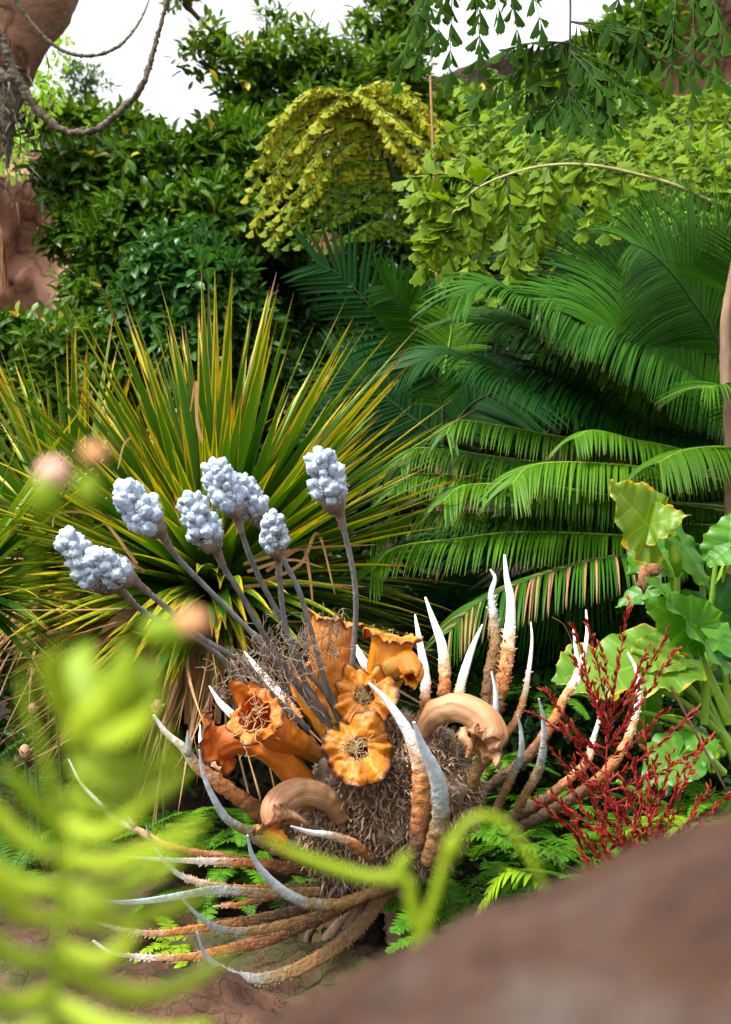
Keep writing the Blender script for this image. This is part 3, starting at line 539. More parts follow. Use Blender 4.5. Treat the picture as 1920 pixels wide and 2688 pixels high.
# lower bright fronds
for i, (pts, Y, m, L, n, g, lab) in enumerate([
    ([(1900, 1215), (1700, 1165), (1492, 1149), (1314, 1117), (1202, 1104), (1172, 1140)], 6.9, 'cycadl', .27, 80, 1.5, None),
    ([(1960, 1240), (1799, 1184), (1669, 1155), (1560, 1130), (1508, 1150)], 6.7, 'cycadl', .27, 62, 1.4, None),
    ([(2100, 1190), (1917, 1173), (1799, 1182), (1728, 1215)], 6.4, 'cycadl', .36, 50, 1.3, None),
    ([(1900, 1260), (1600, 1230), (1374, 1208), (1196, 1184), (1085, 1178), (1050, 1225)], 6.9, 'cycadl', .27, 95, 1.5, None),
    ([(1960, 1280), (1728, 1232), (1521, 1214), (1395, 1223), (1345, 1270)], 6.5, 'cycadl', .36, 74, 1.3, None),
    ([(1900, 1330), (1560, 1300), (1300, 1260), (1140, 1244), (1066, 1252), (1018, 1300)], 6.8, 'cycadl', .28, 100, 1.5, None),
    ([(1900, 1340), (1600, 1300), (1400, 1270), (1314, 1270), (1214, 1276), (1165, 1315)], 6.6, 'cycadl', .30, 90, 1.4, None),
    ([(1900, 1380), (1600, 1370), (1374, 1350), (1196, 1340), (1048, 1356), (980, 1400)], 6.8, 'cycadl', .29, 105, 1.4, None),
    ([(1900, 1440), (1669, 1409), (1374, 1397), (1196, 1415), (1037, 1439), (975, 1500)], 6.5, 'cycadl', .31, 105, 1.35, None),
    ([(1900, 1320), (1700, 1330), (1500, 1310), (1350, 1340)], 6.9, 'cycad', .38, 80, 1.2, None),
    ([(1900, 1400), (1700, 1380), (1500, 1400), (1300, 1440)], 6.9, 'cycad', .38, 90, 1.2, None),
    ([(1900, 1400), (1700, 1450), (1550, 1560), (1400, 1600), (1250, 1660)], 7., 'cycad', .34, 90, 1.2, None),
    ([(1900, 1560), (1700, 1620), (1500, 1640), (1300, 1660), (1130, 1720), (1080, 1790)], 6.9, 'cycadd', .30, 110, 1.3, None),
    ([(1900, 1640), (1700, 1700), (1500, 1730), (1300, 1770), (1150, 1830)], 6.9, 'cycadd', .28, 100, 1.3, None),
    ([(2000, 1300), (1960, 1230), (1930, 1180)], 6.6, 'cycad', .4, 40, 1.2, None)]):
    cyfrond(cy, pts, Y + .35, m, L, n, 100 + i, g, .014, Y - .1, 72, .008, .3, gp=.75)
cyfrond(cy, [(1900, 1480), (1728, 1462), (1610, 1462), (1462, 1498), (1344, 1540), (1244, 1592), (1180, 1660)], 6.7, 'cycad', .33, 95, 130, 1.3, .0105, 6.2, 72, .008, .3, gp=.75, dead=.16, label='low frond with several brown leaflets')
# low dark filler around the cycad heart
rr = rng(77)
for i in range(26):
    x = rr.uniform(1080, 1900); y = rr.uniform(1150, 1800)
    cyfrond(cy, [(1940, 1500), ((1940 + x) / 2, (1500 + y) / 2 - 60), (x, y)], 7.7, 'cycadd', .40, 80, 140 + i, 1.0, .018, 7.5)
# dark palm left of the cycad
dp = thing('feather_palm', 'dark blue-green feather palm with stiff spread leaflets left of the cycad', 'palm', G(1165, 0, 8.4))
sb = MB(); tube(sb, [G(1165, 0, 8.4), P(1162, 1300, 8.4), P(1165, 1000, 8.4), P(1167, 900, 8.4)], [.02, .0115, .012], 6, 30); obj('stalk', sb, M['stemd'], dp)
PL = lambda s: np.clip(.6 + 1.2 * s, .4, 1) * np.clip(1.9 - 1.15 * s, .6, 1)
def pf(pts, Y, L, n, seed, g=.25, lift=.05, mat='palmd', W=.028, lp=PL, ang=62, Y2=None): cyfrond(dp, pts, Y, mat, L, n, seed, g, W, Y2, ang, .008, lift, gp=1.3, Lp=lp, face=.85)
pf([(1160, 1010), (1035, 890), (960, 790), (890, 720), (830, 690)], 8.2, .36, 26, 201, .2, Y2=8.)
pf([(1160, 1010), (1110, 900), (1060, 800), (1010, 750)], 8.3, .27, 26, 202, .35, mat='cycad', Y2=8.)
pf([(1165, 1080), (1130, 940), (1140, 840), (1190, 800)], 8.2, .27, 26, 203, .4, mat='cycad')
pf([(1165, 980), (1180, 900), (1185, 860), (1175, 820)], 8.1, .26, 20, 204, .5, mat='cycadl', W=.02)
pf([(1165, 1160), (1060, 1080), (960, 1000), (890, 960)], 8.5, .36, 28, 205, .3)
pf([(1165, 1150), (1240, 1060), (1330, 1020), (1400, 1010)], 8.5, .45, 28, 206, .4)
pf([(1165, 1200), (1040, 1200), (930, 1160), (850, 1180)], 8.6, .38, 28, 207, .3)
pf([(1165, 1140), (1000, 1020), (900, 1060), (850, 1120)], 8.7, .38, 28, 208, .3)
pf([(1165, 1200), (1180, 1000), (1210, 900), (1280, 860)], 8.8, .30, 28, 209, .3)
dp2 = thing('feather_palm', 'small dark palm frond spreading behind the two tall white spikes', 'palm', G(1150, 0, 7.3))
for i, (p, L) in enumerate([([(1150, 1800), (1150, 1640), (1153, 1560), (1150, 1535)], .38), ([(1150, 1800), (1060, 1680), (1000, 1620), (960, 1600)], .3), ([(1150, 1800), (1280, 1680), (1340, 1620), (1380, 1610)], .3)]):
    cyfrond(dp2, p, 7.3, 'palmd', L, 26, 220 + i, .25, .030, 7.1, 50, .007, .0, gp=1.2, face=.85)
# ---------------- spiky rosette plants ----------------
def rosette(parent, c, n, Lm, W, seed, zmin=-.6, view=None, name='leaf_rosette', thr=1.):
    r = rng(seed); d = nz(r.normal(size=(n * 6, 3))); d = d[(d[:, 2] > zmin) & (d[:, 1] < .55)][:n]; n = len(d)
    L = Lm * r.uniform(.72, 1.05, n) * (.68 + .32 * np.clip(d[:, 2] + .25, 0, 1)); g = np.where(d[:, 2] > .3, .10, .34) * r.uniform(.5, 1.5, n)
    mb = MB(); ribbons(mb, c + d * .05, d, L, W * r.uniform(.75, 1.15, n), g, 9, lambda q: (.62 + .38 * min(1, q * 4)) * max(0., 1 - max(0, q - .25) ** 1.15 * 1.42) + .015, rnd=r.random(n), fold=.5, gp=1.8, wob=.05, seed=seed, twist=.9)
    return obj(name, mb, M['pand'], parent)
def dead_leaves(parent, c, n, Lm, W, seed, bend=.8, down=.25):
    r = rng(seed); az = r.uniform(math.pi * .9, math.pi * 2.1, n); d = np.stack([np.cos(az), np.sin(az), r.uniform(-.9, .0, n)], 1)
    mb = MB(); ribbons(mb, c + nz(d) * .06, d, Lm * r.uniform(.6, 1.05, n), W * r.uniform(.5, 1, n), bend * r.uniform(.1, 1.7, n), 10, lambda q: 1 - q ** 2 * .95, rnd=r.random(n), fold=.5, gp=1.4, wob=.28, seed=seed, twist=3)
    return obj('dead_leaf_skirt', mb, M['pandd'], parent)
pa = thing('spiky_rosette_plant', 'great spiky rosette of yellow-tipped sword leaves on a dark fibrous trunk behind the grey stalks', 'strap-leaved plant', G(520, 0, 6.9))
pc = P(565, 1560, 6.7)
rosette(pa, pc, 400, 1.48, .09, 301, -.30)
rosette(pa, P(540, 1600, 6.75), 130, 1.15, .07, 302, -.75)
dead_leaves(pa, P(545, 1620, 6.7), 110, 1.2, .026, 303, .5)
dead_leaves(pa, P(560, 1570, 6.7), 90, 1.35, .018, 306, .12)
mb = MB(); tube(mb, [G(520, 0, 6.9), P(505, 1950, 6.9), P(520, 1780, 6.85), P(560, 1560, 6.75)], [.16, .15, .16, .13], 18, 60, rough=.12, seed=9); obj('trunk', mb, M['barkd'], pa)
r = rng(304); mb = MB(); n = 700; t = r.random(n); az = r.uniform(0, 6.28, n); b0 = P(500, 2050, 6.9); b1 = P(560, 1600, 6.75)
pp = b0 + (b1 - b0) * t[:, None] + np.stack([np.cos(az), np.sin(az), 0 * az], 1) * .15
ribbons(mb, pp, np.stack([np.cos(az), np.sin(az), .6 + 0 * az], 1), .11, .035, -.3, 3, rnd=r.random(n), seed=5); obj('leaf_base_stubs', mb, M['barkd'], pa)
# hanging dead straps
mb = MB(); hs = [((540, 1600), (512, 1700), (490, 1900)), ((560, 1600), (545, 1700), (535, 1930)), ((520, 1600), (470, 1680), (440, 1850)), ((545, 1600), (520, 1720), (500, 1960)), ((590, 1600), (580, 1700), (575, 1900)), ((500, 1600), (400, 1650), (290, 1780)), ((500, 1590), (380, 1640), (250, 1760)), ((510, 1610), (400, 1690), (310, 1830)), ((480, 1600), (430, 1640), (395, 1720)), ((620, 1600), (640, 1700), (640, 1800)), ((560, 1620), (520, 1760), (505, 1880)), ((500, 1600), (440, 1670), (400, 1740)), ((470, 1600), (330, 1620), (190, 1780))]
for i, q in enumerate(hs):
    pts = cr([P(*q[0], 6.5), P(*q[1], 6.3), P(*q[2], 6.25)], 14); T = tang(pts); w = np.array([1., .3 * math.sin(i), 0]); w = nz(w - T * (T @ w)[:, None])
    h = (.030 * np.sin(np.linspace(.9, 3.0, 14)) + .004)[:, None]; nn = np.cross(T, w); V = np.stack([pts - w * h + nn * h * .5, pts, pts + w * h + nn * h * .5], 1)
    lp = np.zeros(V.shape); lp[..., 0] = np.linspace(0, .8, 14)[:, None]; lp[..., 1] = [0, .5, 1]; lp[..., 2] = (i * .37) % 1
    mb.add(V, grid_faces(14, 3), lp.reshape(-1, 3))
obj('hanging_dead_straps', mb, M['pandd'], pa)
# kinked dead blades at right of the rosette
for i, q in enumerate([((700, 1500), (790, 1440), (812, 1500), (826, 1640)), ((690, 1530), (790, 1480), (835, 1400), (880, 1560)), ((650, 1500), (760, 1470), (850, 1490)), ((640, 1480), (800, 1440), (985, 1430)), ((640, 1540), (780, 1530), (960, 1540)), ((380, 1500), (280, 1440), (130, 1400)), ((360, 1480), (260, 1360), (150, 1350), (140, 1420)), ((430, 1300), (370, 1160), (330, 1160), (310, 1230)), ((560, 1220), (520, 1120), (515, 1000), (500, 1080))]):
    mb = MB(); pts = cr([P(a, b, 6.1) for a, b in q], 24); T = tang(pts); w = np.cross(T, [0, 1., .4]); h = (.006 * (1 - np.linspace(0, 1, 24) ** 2) + .002)[:, None]; w = nz(w)
    V = np.stack([pts - w * h, pts + w * h], 1); lp = np.zeros(V.shape); lp[..., 0] = np.linspace(0, .85, 24)[:, None]; lp[..., 2] = (i * .41) % 1; mb.add(V, grid_faces(24, 2), lp.reshape(-1, 3)); obj('kinked_dead_blade', mb, M['pandd'], pa)
pb = thing('spiky_rosette_plant', 'second spiky rosette of green and yellow blades behind the big one at left', 'strap-leaved plant', G(190, 0, 7.5))
rosette(pb, P(200, 1480, 7.5), 230, 1.30, .07, 311, -.5)
dead_leaves(pb, P(200, 1500, 7.4), 90, 1.1, .025, 312, .5)
mb = MB(); tube(mb, [G(190, 0, 7.5), P(195, 1700, 7.5), P(200, 1480, 7.5)], [.13, .12, .1], 14, 30, rough=.1, seed=8); obj('trunk', mb, M['barkd'], pb)
pd = thing('spiky_rosette_plant', 'low striped rosette of arching blades poking in from the left edge at mid height', 'strap-leaved plant', G(-90, 0, 6.3))
rosette(pd, P(-90, 1560, 6.3), 120, .95, .05, 321, -.5)
mb = MB(); tube(mb, [G(-90, 0, 6.3), P(-90, 1560, 6.3)], [.10, .08], 12, 20, rough=.1, seed=7); obj('trunk', mb, M['barkd'], pd)

# ---------------- ferns ----------------
def fern_mesh(seed, L=.5, n=26, pl=.075, W=.018, droop=.7, rise=.9, mat='fern'):
    r = rng(seed); nf = 11; out = []
    for i in range(nf):
        az = i * 2.4 + r.uniform(-.3, .3); h = np.array([math.cos(az), math.sin(az), 0]); l = L * r.uniform(.7, 1.1); rs = rise * r.uniform(.6, 1.15); s = np.linspace(0, 1, 8)
        pts = h * (s * l)[:, None] + UP * (rs * l * s - droop * l * s ** 2)[:, None]; out.append((pts, r.integers(1 << 30)))
    return out
def fern_frond_mb(pts, seed, n=28, pl=.075, W=.018, g=.35):
    r = rng(seed); mb = MB(); c = cr(pts, 60); T = tang(c); s = (np.arange(n) + .5) / n; s = .08 + .92 * s; idx = (s * 59).astype(int)
    hz = np.cross(T, UP); hz = nz(hz); N = np.cross(hz, T)
    for side in (-1, 1):
        D = hz[idx] * side + T[idx] * .35 + N[idx] * .12 + r.normal(size=(n, 3)) * .06
        ribbons(mb, c[idx], D, pl * np.clip(.5 + 2 * s, 0, 1) * np.sqrt(np.clip(1.03 - s, 0, 1)) * 1.15, W, g, 4, lambda q: (1 - q ** 2) * .9 + .05, wdir=T[idx], fold=.25, seed=seed, rnd=r.random(n))
    tube(mb, pts, [.004, .0015], 4, 14, mat=1, cap=False); return mb
def make_fern(name, label, seed, mat, L, **k):
    t = thing(name, label, 'fern', (0, 0, 0), 'ferns on the ground')
    for pts, s in fern_mesh(seed, L, rise=k.pop('rise', .9) if 'rise' in k else .9, droop=.75):
        obj('frond', fern_frond_mb(pts, s, **k), [M[mat], M['stemd']], t)
    return t
protos = [make_fern('sword_fern', '', 401, 'fern', .42), make_fern('sword_fern', '', 402, 'fernd', .46, n=34, pl=.06, W=.012), make_fern('sword_fern', '', 403, 'fern', .36, n=22, pl=.085, W=.026), make_fern('sword_fern', '', 404, 'ferny', .34, n=24, pl=.07, W=.02)]
ferns = [  # px, py(base), Y, proto, scale, label
    (640, 2120, 5.9, 0, .9, 'fern glowing between the orange trumpet at left and the tan plank spike'), (520, 2180, 5.8, 0, 1., 'fern left of the grey curved spike'),
    (610, 2230, 5.6, 0, .9, 'fern under the tan plank spike'), (690, 2300, 5.7, 1, .9, 'fern behind the rusty straps left of the mound'),
    (420, 2200, 6.1, 1, 1., 'dark fern behind the rough white spike at left'), (330, 2130, 6.3, 0, 1., 'fern right of the dry flower bud group'),
    (250, 2280, 6., 1, 1., 'dark fern above the mossy boulder'), (130, 2200, 6.3, 1, 1.1, 'dark fern at left behind the blurred succulent'),
    (90, 2050, 6.8, 1, 1.1, 'dark fern below the bud at the left edge'), (20, 2250, 5.9, 1, 1.1, 'dark fern touching the left edge'), (600, 1890, 6.6, 3, .7, 'small yellow fern tuft beside the short white spike left of the trumpets'),
    (470, 2420, 5.3, 3, .7, 'yellow-green fern sprig between the two lowest straps'), (620, 2430, 5.5, 3, .75, 'yellow-green fern under the grey horn'),
    (760, 2480, 5.5, 2, .8, 'broad fern in the gap left of the root trunk'), (860, 2560, 5.5, 1, .8, 'fern at the foot of the root trunk'), (980, 2500, 5.6, 0, .7, 'fern between the two root trunks'),
    (1180, 2380, 5.2, 2, 1.15, 'broad bright fern right of the mound foot'), (1260, 2440, 4.9, 2, 1.0, 'bright arching fern just above the blurred boulder'), (1330, 2330, 5.2, 2, 1., 'fern behind the curled blurred tendril'),
    (1240, 2200, 5.8, 0, 1., 'fern between the mound and the right spikes'), (1330, 2150, 6., 2, .9, 'fern behind the two short right spikes'), (1450, 2080, 6., 0, 1., 'fern behind the long tan spike at right'),
    (1480, 2250, 5.4, 0, 1., 'fern under the rusty straps at right'), (1430, 2380, 5.1, 1, 1.1, 'dark fern touching the blurred boulder edge'), (1560, 2200, 5.6, 2, .9, 'fern behind the red flower stems'),
    (1680, 2180, 5.6, 0, .9, 'fern right of the red flower stems'), (1800, 2120, 5.3, 3, .8, 'yellow-green fern at the lower right behind the red sprays'), (1890, 2080, 5.6, 0, .9, 'fern at the right edge above the boulder'),
    (1840, 1900, 5.9, 3, .9, 'spotted yellow-green fern at the right edge'), (1900, 1750, 6., 3, .9, 'yellow fern beside the thick stems at right edge'), (1150, 1960, 6.4, 1, .9, 'dark fern behind the mound top'),
    (1420, 1800, 6.5, 0, .8, 'fern between the tan spike and the pale holed leaf'), (940, 1800, 6.9, 1, 1.1, 'dark fern behind the tall orange trumpet'), (1060, 1700, 7.2, 1, 1.1, 'dark fern behind the white twin spikes'),
    (700, 1780, 6.9, 1, 1., 'dark fern right of the rosette trunk'), (330, 1980, 6.6, 1, 1., 'dark fern left of the rosette trunk'), (200, 1900, 6.9, 1, 1., 'dark fern behind the buds at left'), (1000, 1560, 7.5, 1, 1.2, 'dark fern left of the lowest cycad fronds'), (900, 1620, 7.3, 1, 1.2, 'dark fern under the end of the rosette blades'),
    (560, 2300, 5.7, 0, .9, 'fern behind the long grey spike'), (440, 2290, 5.9, 0, .9, 'fern touching the top of the mossy boulder'), (1300, 1980, 6.3, 0, .9, 'fern behind the right tan bud')]
bf = thing('sword_fern', 'large glossy fern with long wavy leaflets just left above the blurred boulder', 'fern', G(1330, 0, 4.8), 'ferns on the ground')
for i, (q, pl) in enumerate([([(1420, 2300), (1330, 2290), (1270, 2370), (1235, 2460)], .125), ([(1440, 2330), (1370, 2300), (1310, 2330), (1290, 2400)], .115), ([(1430, 2280), (1340, 2210), (1270, 2190), (1200, 2200)], .10), ([(1500, 2320), (1460, 2250), (1400, 2220), (1330, 2230)], .10), ([(1450, 2400), (1350, 2380), (1290, 2440), (1270, 2520)], .11)]):
    obj('frond', fern_frond_mb([P(a, b, 4.75 + .02 * i) for a, b in q], 420 + i, n=17, pl=pl, W=.024, g=.5), [M['ferny' if i in (0, 4) else 'fern'], M['stemd']], bf)
r = rng(410)
for i, (px, py, Y, k, s, lab) in enumerate(ferns):
    t = copy_tree(protos[k]); t.location = [float(a) for a in P(px, py, Y) - UP * .10]; t.rotation_euler.z = r.uniform(0, 6.28); t.rotation_euler.x = r.uniform(-.15, .25); t.scale = (s,) * 3; t['label'] = lab
for p in protos:
    for c in list(p.children): bpy.data.objects.remove(c)
    bpy.data.objects.remove(p)
# ground cover of fine leaves
def cover(n, seed, mat, x0, x1, y0, y1, L, name, zf=None):
    r = rng(seed); x = r.uniform(x0, x1, n); y = r.uniform(y0, y1, n); z = gh(x, y) + r.uniform(0, .25, n) * sm(5, 6.5, y)
    d = nz(np.stack([r.normal(size=n), r.normal(size=n), r.uniform(.2, 1.6, n)], 1)); mb = MB()
    sel = r.integers(0, 3, n)
    for k in range(3): m = sel == k; inst(mb, LT[k], np.stack([x, y, z], 1)[m], d[m], np.tile(UP, (m.sum(), 1)) + r.normal(size=(m.sum(), 3)) * .4, L * r.uniform(.6, 1.2, m.sum()), r.random(m.sum()))
    o = obj(name, mb, M[mat]); o['kind'] = 'stuff'; o['label'] = 'low leafy ground cover between the ferns'; return o
cover(9000, 501, 'shadeleaf', -4.5, 4.5, 5.6, 11, .09, 'ground_cover')
cover(2500, 502, 'fernd', -.2, 2.6, 4.9, 6.5, .06, 'ground_cover')
# ---------------- big-leaved plants ----------------
EARP = np.array([(0, 1.0), (.10, .86), (.24, .68), (.38, .46), (.47, .22), (.50, -.02), (.46, -.24), (.36, -.40), (.24, -.44), (.12, -.36), (.04, -.16), (.0, -.02)])
def ear(mb, att, tip, nrm, wid=1., bend=.25, cup=.15, seed=0, wav=.035, z=.4, mat=0, burn=0.):
    r = rng(seed); att = np.asarray(att, float); d = np.asarray(tip, float) - att; L = np.linalg.norm(d); y = d / L; x = nz(np.cross(y, nrm)); zz = np.cross(x, y)
    no = 44; nj = 9; o = cr(np.c_[EARP, np.zeros(len(EARP))], no)[:, :2]
    for side in (-1, 1):
        i = np.arange(no)[:, None]; j = np.linspace(0, 1, nj)[None]; ox = o[:, :1] * wid; oy = o[:, 1:]
        edge = 1 + .03 * np.sin(i * 1.1 + seed) + .015 * r.normal(size=(no, 1))
        my = np.clip(oy - .25 * (1 - np.abs(oy)), 0, 1)
        X = ox * j * edge; Yq = my + (oy * edge - my) * j
        vein = np.cos(i / no * 2 * math.pi * 8)
        Z = wav * (j ** 1.2) * vein * .35 + wav * 1.2 * j ** 3 * np.sin(i * .9 + seed * 1.7) - bend * np.maximum(Yq, 0) ** 2 - bend * .5 * np.minimum(Yq, 0) ** 2 + cup * np.abs(X) - cup * X ** 2 * 1.5
        v = att + L * (side * X[..., None] * x + Yq[..., None] * y + Z[..., None] * zz)
        lp = np.zeros((no, nj, 3)); lp[..., 0] = i / no; lp[..., 1] = j; lp[..., 2] = z
        f = grid_faces(no, nj); mb.add(v, f if side > 0 else f[:, ::-1], lp.reshape(-1, 3), mat)
def m_ear(name, a, b, burn=None, tr=.45):
    t = NT(name); x, y, z, v = t.attr()
    w = t.n('Math', operation='COSINE'); t.l(t.math('MULTIPLY', x, 2 * math.pi * 8), w.inputs[0])
    vein = t.ramp(w.outputs[0], [(.955, (0, 0, 0)), (1, (1, 1, 1))])
    mid = t.ramp(y, [(.015, (1, 1, 1)), (.05, (0, 0, 0))]); n = t.noise(7, 4)
    c = t.mix(t.ramp(n, [(.3, (0, 0, 0)), (.7, (1, 1, 1))]), a, b)
    c = t.mix(t.math('MULTIPLY', t.math('MAXIMUM', vein, mid), .3), c, tuple(min(1, q * 1.7 + .03) for q in b))
    e = t.math('ADD', y, t.math('MULTIPLY', t.math('SUBTRACT', n, .5), .35))
    c = t.mix(t.ramp(e, [(1.0, (0, 0, 0)), (1.06, (1, 1, 1))]), c, (.38, .42, .02))
    if burn:
        n2 = t.noise(14, 4); q = t.math('ADD', e, t.math('MULTIPLY', t.math('SUBTRACT', n2, .5), burn))
        c = t.mix(t.ramp(q, [(.94, (0, 0, 0)), (1., (1, 1, 1))]), c, (.62, .38, .02)); c = t.mix(t.ramp(q, [(1.01, (0, 0, 0)), (1.05, (1, 1, 1))]), c, (.10, .035, .015))
    return t.leaf(c, .42, .45, tr, nrm=t.bump(t.math('MULTIPLY', w.outputs[0], .5), .25, .01))
M['ear'] = m_ear('big_leaf', (.035, .16, .006), (.10, .28, .014)); M['earb'] = m_ear('burnt_big_leaf', (.10, .22, .006), (.20, .30, .010), .9)
M['earl'] = m_ear('pale_big_leaf', (.10, .24, .015), (.18, .33, .03), .25); M['eard'] = m_ear('dark_big_leaf', (.012, .07, .012), (.03, .12, .018))
ee = thing('elephant_ear_plant', 'big-leaved plant with thick pale stems and a burnt yellow leaf at right', 'big-leaved plant', G(1900, 0, 5.9))
Yk = 5.6
def big(att, tip, nrm, mat, w=1., bend=.2, cup=.15, seed=0, stem=None, Y=Yk, Yt=None, lab=None, rad=.011, wav=.035):
    mb = MB(); a = P(*att, Y); ear(mb, a, P(*tip, Yt or Y), np.array(nrm, float), w, bend, cup, seed, z=.4, wav=wav)
    o = obj('leaf', mb, M[mat], ee, label=lab)
    if stem:
        sb = MB(); pts = [a + np.array([0, .01, -.004])] + [P(p, q, Y + .1 + .05 * k) for k, (p, q) in enumerate(stem)]; tube(sb, pts, [rad * .55, rad, rad * 1.6], 8, 24); obj('leaf_stem', sb, M['stemg'], o)
# att = where the stalk joins, tip = pointed end
big((1706, 1385), (1600, 1262), (.35, -1, .35), 'earb', 1.15, .0, .1, 1, [(1725, 1440), (1758, 1510), (1800, 1640)], lab='upright yellow leaf with burnt brown edge', Yt=5.5, wav=.05)
mb = MB(); 
big((1745, 1440), (1650, 1500), (.1, -.75, .6), 'ear', 1.35, .1, .1, 2, [(1760, 1520), (1800, 1700)], Y=5.8, Yt=5.7)
big((1705, 1378), (1800, 1345), (-.15, -.9, .5), 'earb', 1.1, .15, .1, 3, None, Yt=5.5, lab='torn half of the burnt yellow leaf', wav=.06)
big((1915, 1440), (1850, 1480), (-.4, -.6, .7), 'ear', 1.5, .2, .15, 4, [(1890, 1560), (1860, 1700), (1850, 1900)], Y=5.5)
big((1915, 1440), (1915, 1340), (-.4, -.9, .2), 'ear', 1.5, .2, .15, 41, None, Y=5.52)
big((1790, 1425), (1888, 1560), (.5, -.75, .45), 'ear', .62, .12, -.2, 5, [(1840, 1520), (1850, 1700)], Y=5.75)
big((1830, 1660), (1700, 1515), (.15, -.5, .85), 'ear', 1.05, .0, .2, 6, [(1850, 1740), (1910, 1880)], Y=5.35, Yt=5.2, rad=.013)
big((1838, 1650), (1960, 1720), (.15, -.5, .85), 'ear', 1.3, .1, .15, 7, None, Y=5.4, Yt=5.3)
big((1830, 1645), (1700, 1580), (-.1, -1, .1), 'ear', .75, .15, -.2, 8, None, Y=5.3, Yt=5.15)
big((1700, 1550), (1612, 1590), (.1, -.6, .8), 'ear', .8, .1, .1, 9, [(1760, 1560), (1850, 1700)], Y=5.7)
big((1720, 1730), (1480, 1800), (.0, -.62, .78), 'earl', .85, .1, .1, 10, [(1800, 1790), (1880, 1900)], Y=5.7, Yt=5.5, lab='pale leaf with small holes and yellow edge')
big((1720, 1725), (1740, 1650), (.0, -.8, .6), 'earl', 1.7, .1, .1, 11, None, Y=5.68, wav=.05)
big((1715, 1728), (1830, 1740), (.1, -.62, .78), 'earl', .9, .1, .1, 12, None, Y=5.66)
big((1560, 1760), (1455, 1780), (.0, -.75, .65), 'earl', 1.5, .1, .1, 13, None, Y=5.9, Yt=5.8)
big((1780, 1985), (1690, 2060), (.2, -.55, .8), 'ear', 1.2, .2, .1, 14, [(1830, 1960), (1900, 2030)], Y=5.5, Yt=5.4)
big((1790, 1980), (1890, 1930), (.1, -.5, .85), 'ear', 1.4, .2, .1, 15, None, Y=5.55)
big((1880, 1600), (1950, 1760), (-.5, -.8, .3), 'eard', 1.2, .2, .1, 16, [(1900, 1700), (1910, 1900)], Y=5.6)
big((1800, 1720), (1840, 1880), (-.1, -.9, .4), 'ear', .55, .1, -.3, 17, [(1850, 1750), (1900, 1900)], Y=5.9)
big((1700, 1800), (1690, 1980), (.3, -.9, .3), 'ear', .6, .1, -.3, 18, None, Y=5.9)
big((1850, 1790), (1900, 1700), (.2, -.9, .3), 'eard', 1.3, .2, .1, 19, None, Y=5.9)
sb = MB()
for i, q in enumerate([((1700, 1800), (1790, 1840), (1890, 1920)), ((1690, 1870), (1790, 1900), (1900, 1980)), ((1890, 1400), (1870, 1560), (1850, 1760)), ((1915, 1460), (1890, 1600), (1870, 1760)), ((1905, 1700), (1880, 1560), (1915, 1470)), ((1800, 1700), (1870, 1860), (1930, 2000)), ((1720, 1740), (1830, 1830), (1920, 1960)), ((1640, 2060), (1760, 2120), (1850, 2200)), ((1620, 2050), (1730, 2120), (1830, 2180))]):
    tube(sb, [P(a, b, 5.75) for a, b in q], [.010, .0115, .02], 8, 20)
obj('thick_stems', sb, M['stemg'], ee)
sb = MB(); tube(sb, [P(1765, 1425, 5.6), P(1768, 1440, 5.58), P(1775, 1470, 5.58), P(1779, 1497, 5.6), P(1778, 1510, 5.62)], [.004, .022, .026, .018, .010], 10, 20); tube(sb, [P(1778, 1505, 5.62), P(1780, 1600, 5.7), P(1800, 1720, 5.8)], [.013, .012], 8, 12, mat=1)
obj('flower_spathe', sb, [M['ferny'], M['stemg']], ee, label='closed pale green flower sheath')
sb = MB(); blob(sb, P(1690, 1520, 5.5), .03, 3, .5, 2., 4, scale=(.7, .5, 1.6)); blob(sb, P(1715, 1495, 5.55), .028, 3, .5, 2., 5, scale=(1.2, .5, .8)); obj('withered_leaf', sb, M['straw'], ee)
# ---------------- small things in the background ----------------
def simple(name, label, cat, pts, rad, mat, n=60, sides=8, rough=.04, seed=1):
    mb = MB(); tube(mb, pts, rad, sides, n, rough=rough, seed=seed); return tag(obj(name, mb, M[mat], loc=pts[0]), label, cat)
simple('tree_stump', 'grey-brown weathered trunk stump standing at the right edge beside the cycad', 'stump', [G(1925, 0, 6.6), P(1920, 1200, 6.6), P(1908, 1000, 6.6), P(1906, 860, 6.6), P(1918, 760, 6.6), P(1930, 690, 6.6)], [.07, .05, .036, .034, .03, .02], 'barkp', 80, 12, .07)
simple('cane_stake', 'thin orange-brown cane rising past the right side of the yellow fishtail palm', 'cane', [G(1150, 0, 9), P(1150, 1000, 9), P(1148, 780, 9), P(1140, 480, 9), P(1130, 200, 9)], [.013, .012, .010, .006], 'cane')
simple('cane_stake', 'pale tan cane leaning behind the lowest fan-shaped leaflets', 'cane', [G(1180, 0, 8.8), P(1200, 900, 8.8), P(1215, 760, 8.8), P(1240, 630, 8.8)], [.02, .019, .017], 'bamboo')
simple('hanging_vine', 'long twisted brown vine looping from the arch to the top edge', 'vine', [P(-30, 40, 8.6), P(15, 130, 8.6), P(50, 215, 8.6), P(110, 300, 8.6), P(170, 345, 8.6), P(240, 345, 8.6), P(300, 305, 8.6), P(370, 230, 8.6), P(410, 110, 8.6), P(440, -10, 8.6), P(460, -160, 8.7)], [.028, .026, .022, .02, .0115, .012], 'vine', 200, 8, .28)
simple('hanging_vine', 'thinner mossy vine sagging from the arch toward the open sky above the looped one', 'vine', [P(20, -60, 9), P(50, 10, 9), P(100, 80, 9), P(160, 130, 9), P(220, 147, 9), P(280, 138, 9), P(330, 105, 9.1), P(370, 50, 9.3), P(400, -20, 9.6)], [.014, .0115, .012, .009, .004], 'vine', 160, 8, .28)
mb = MB()
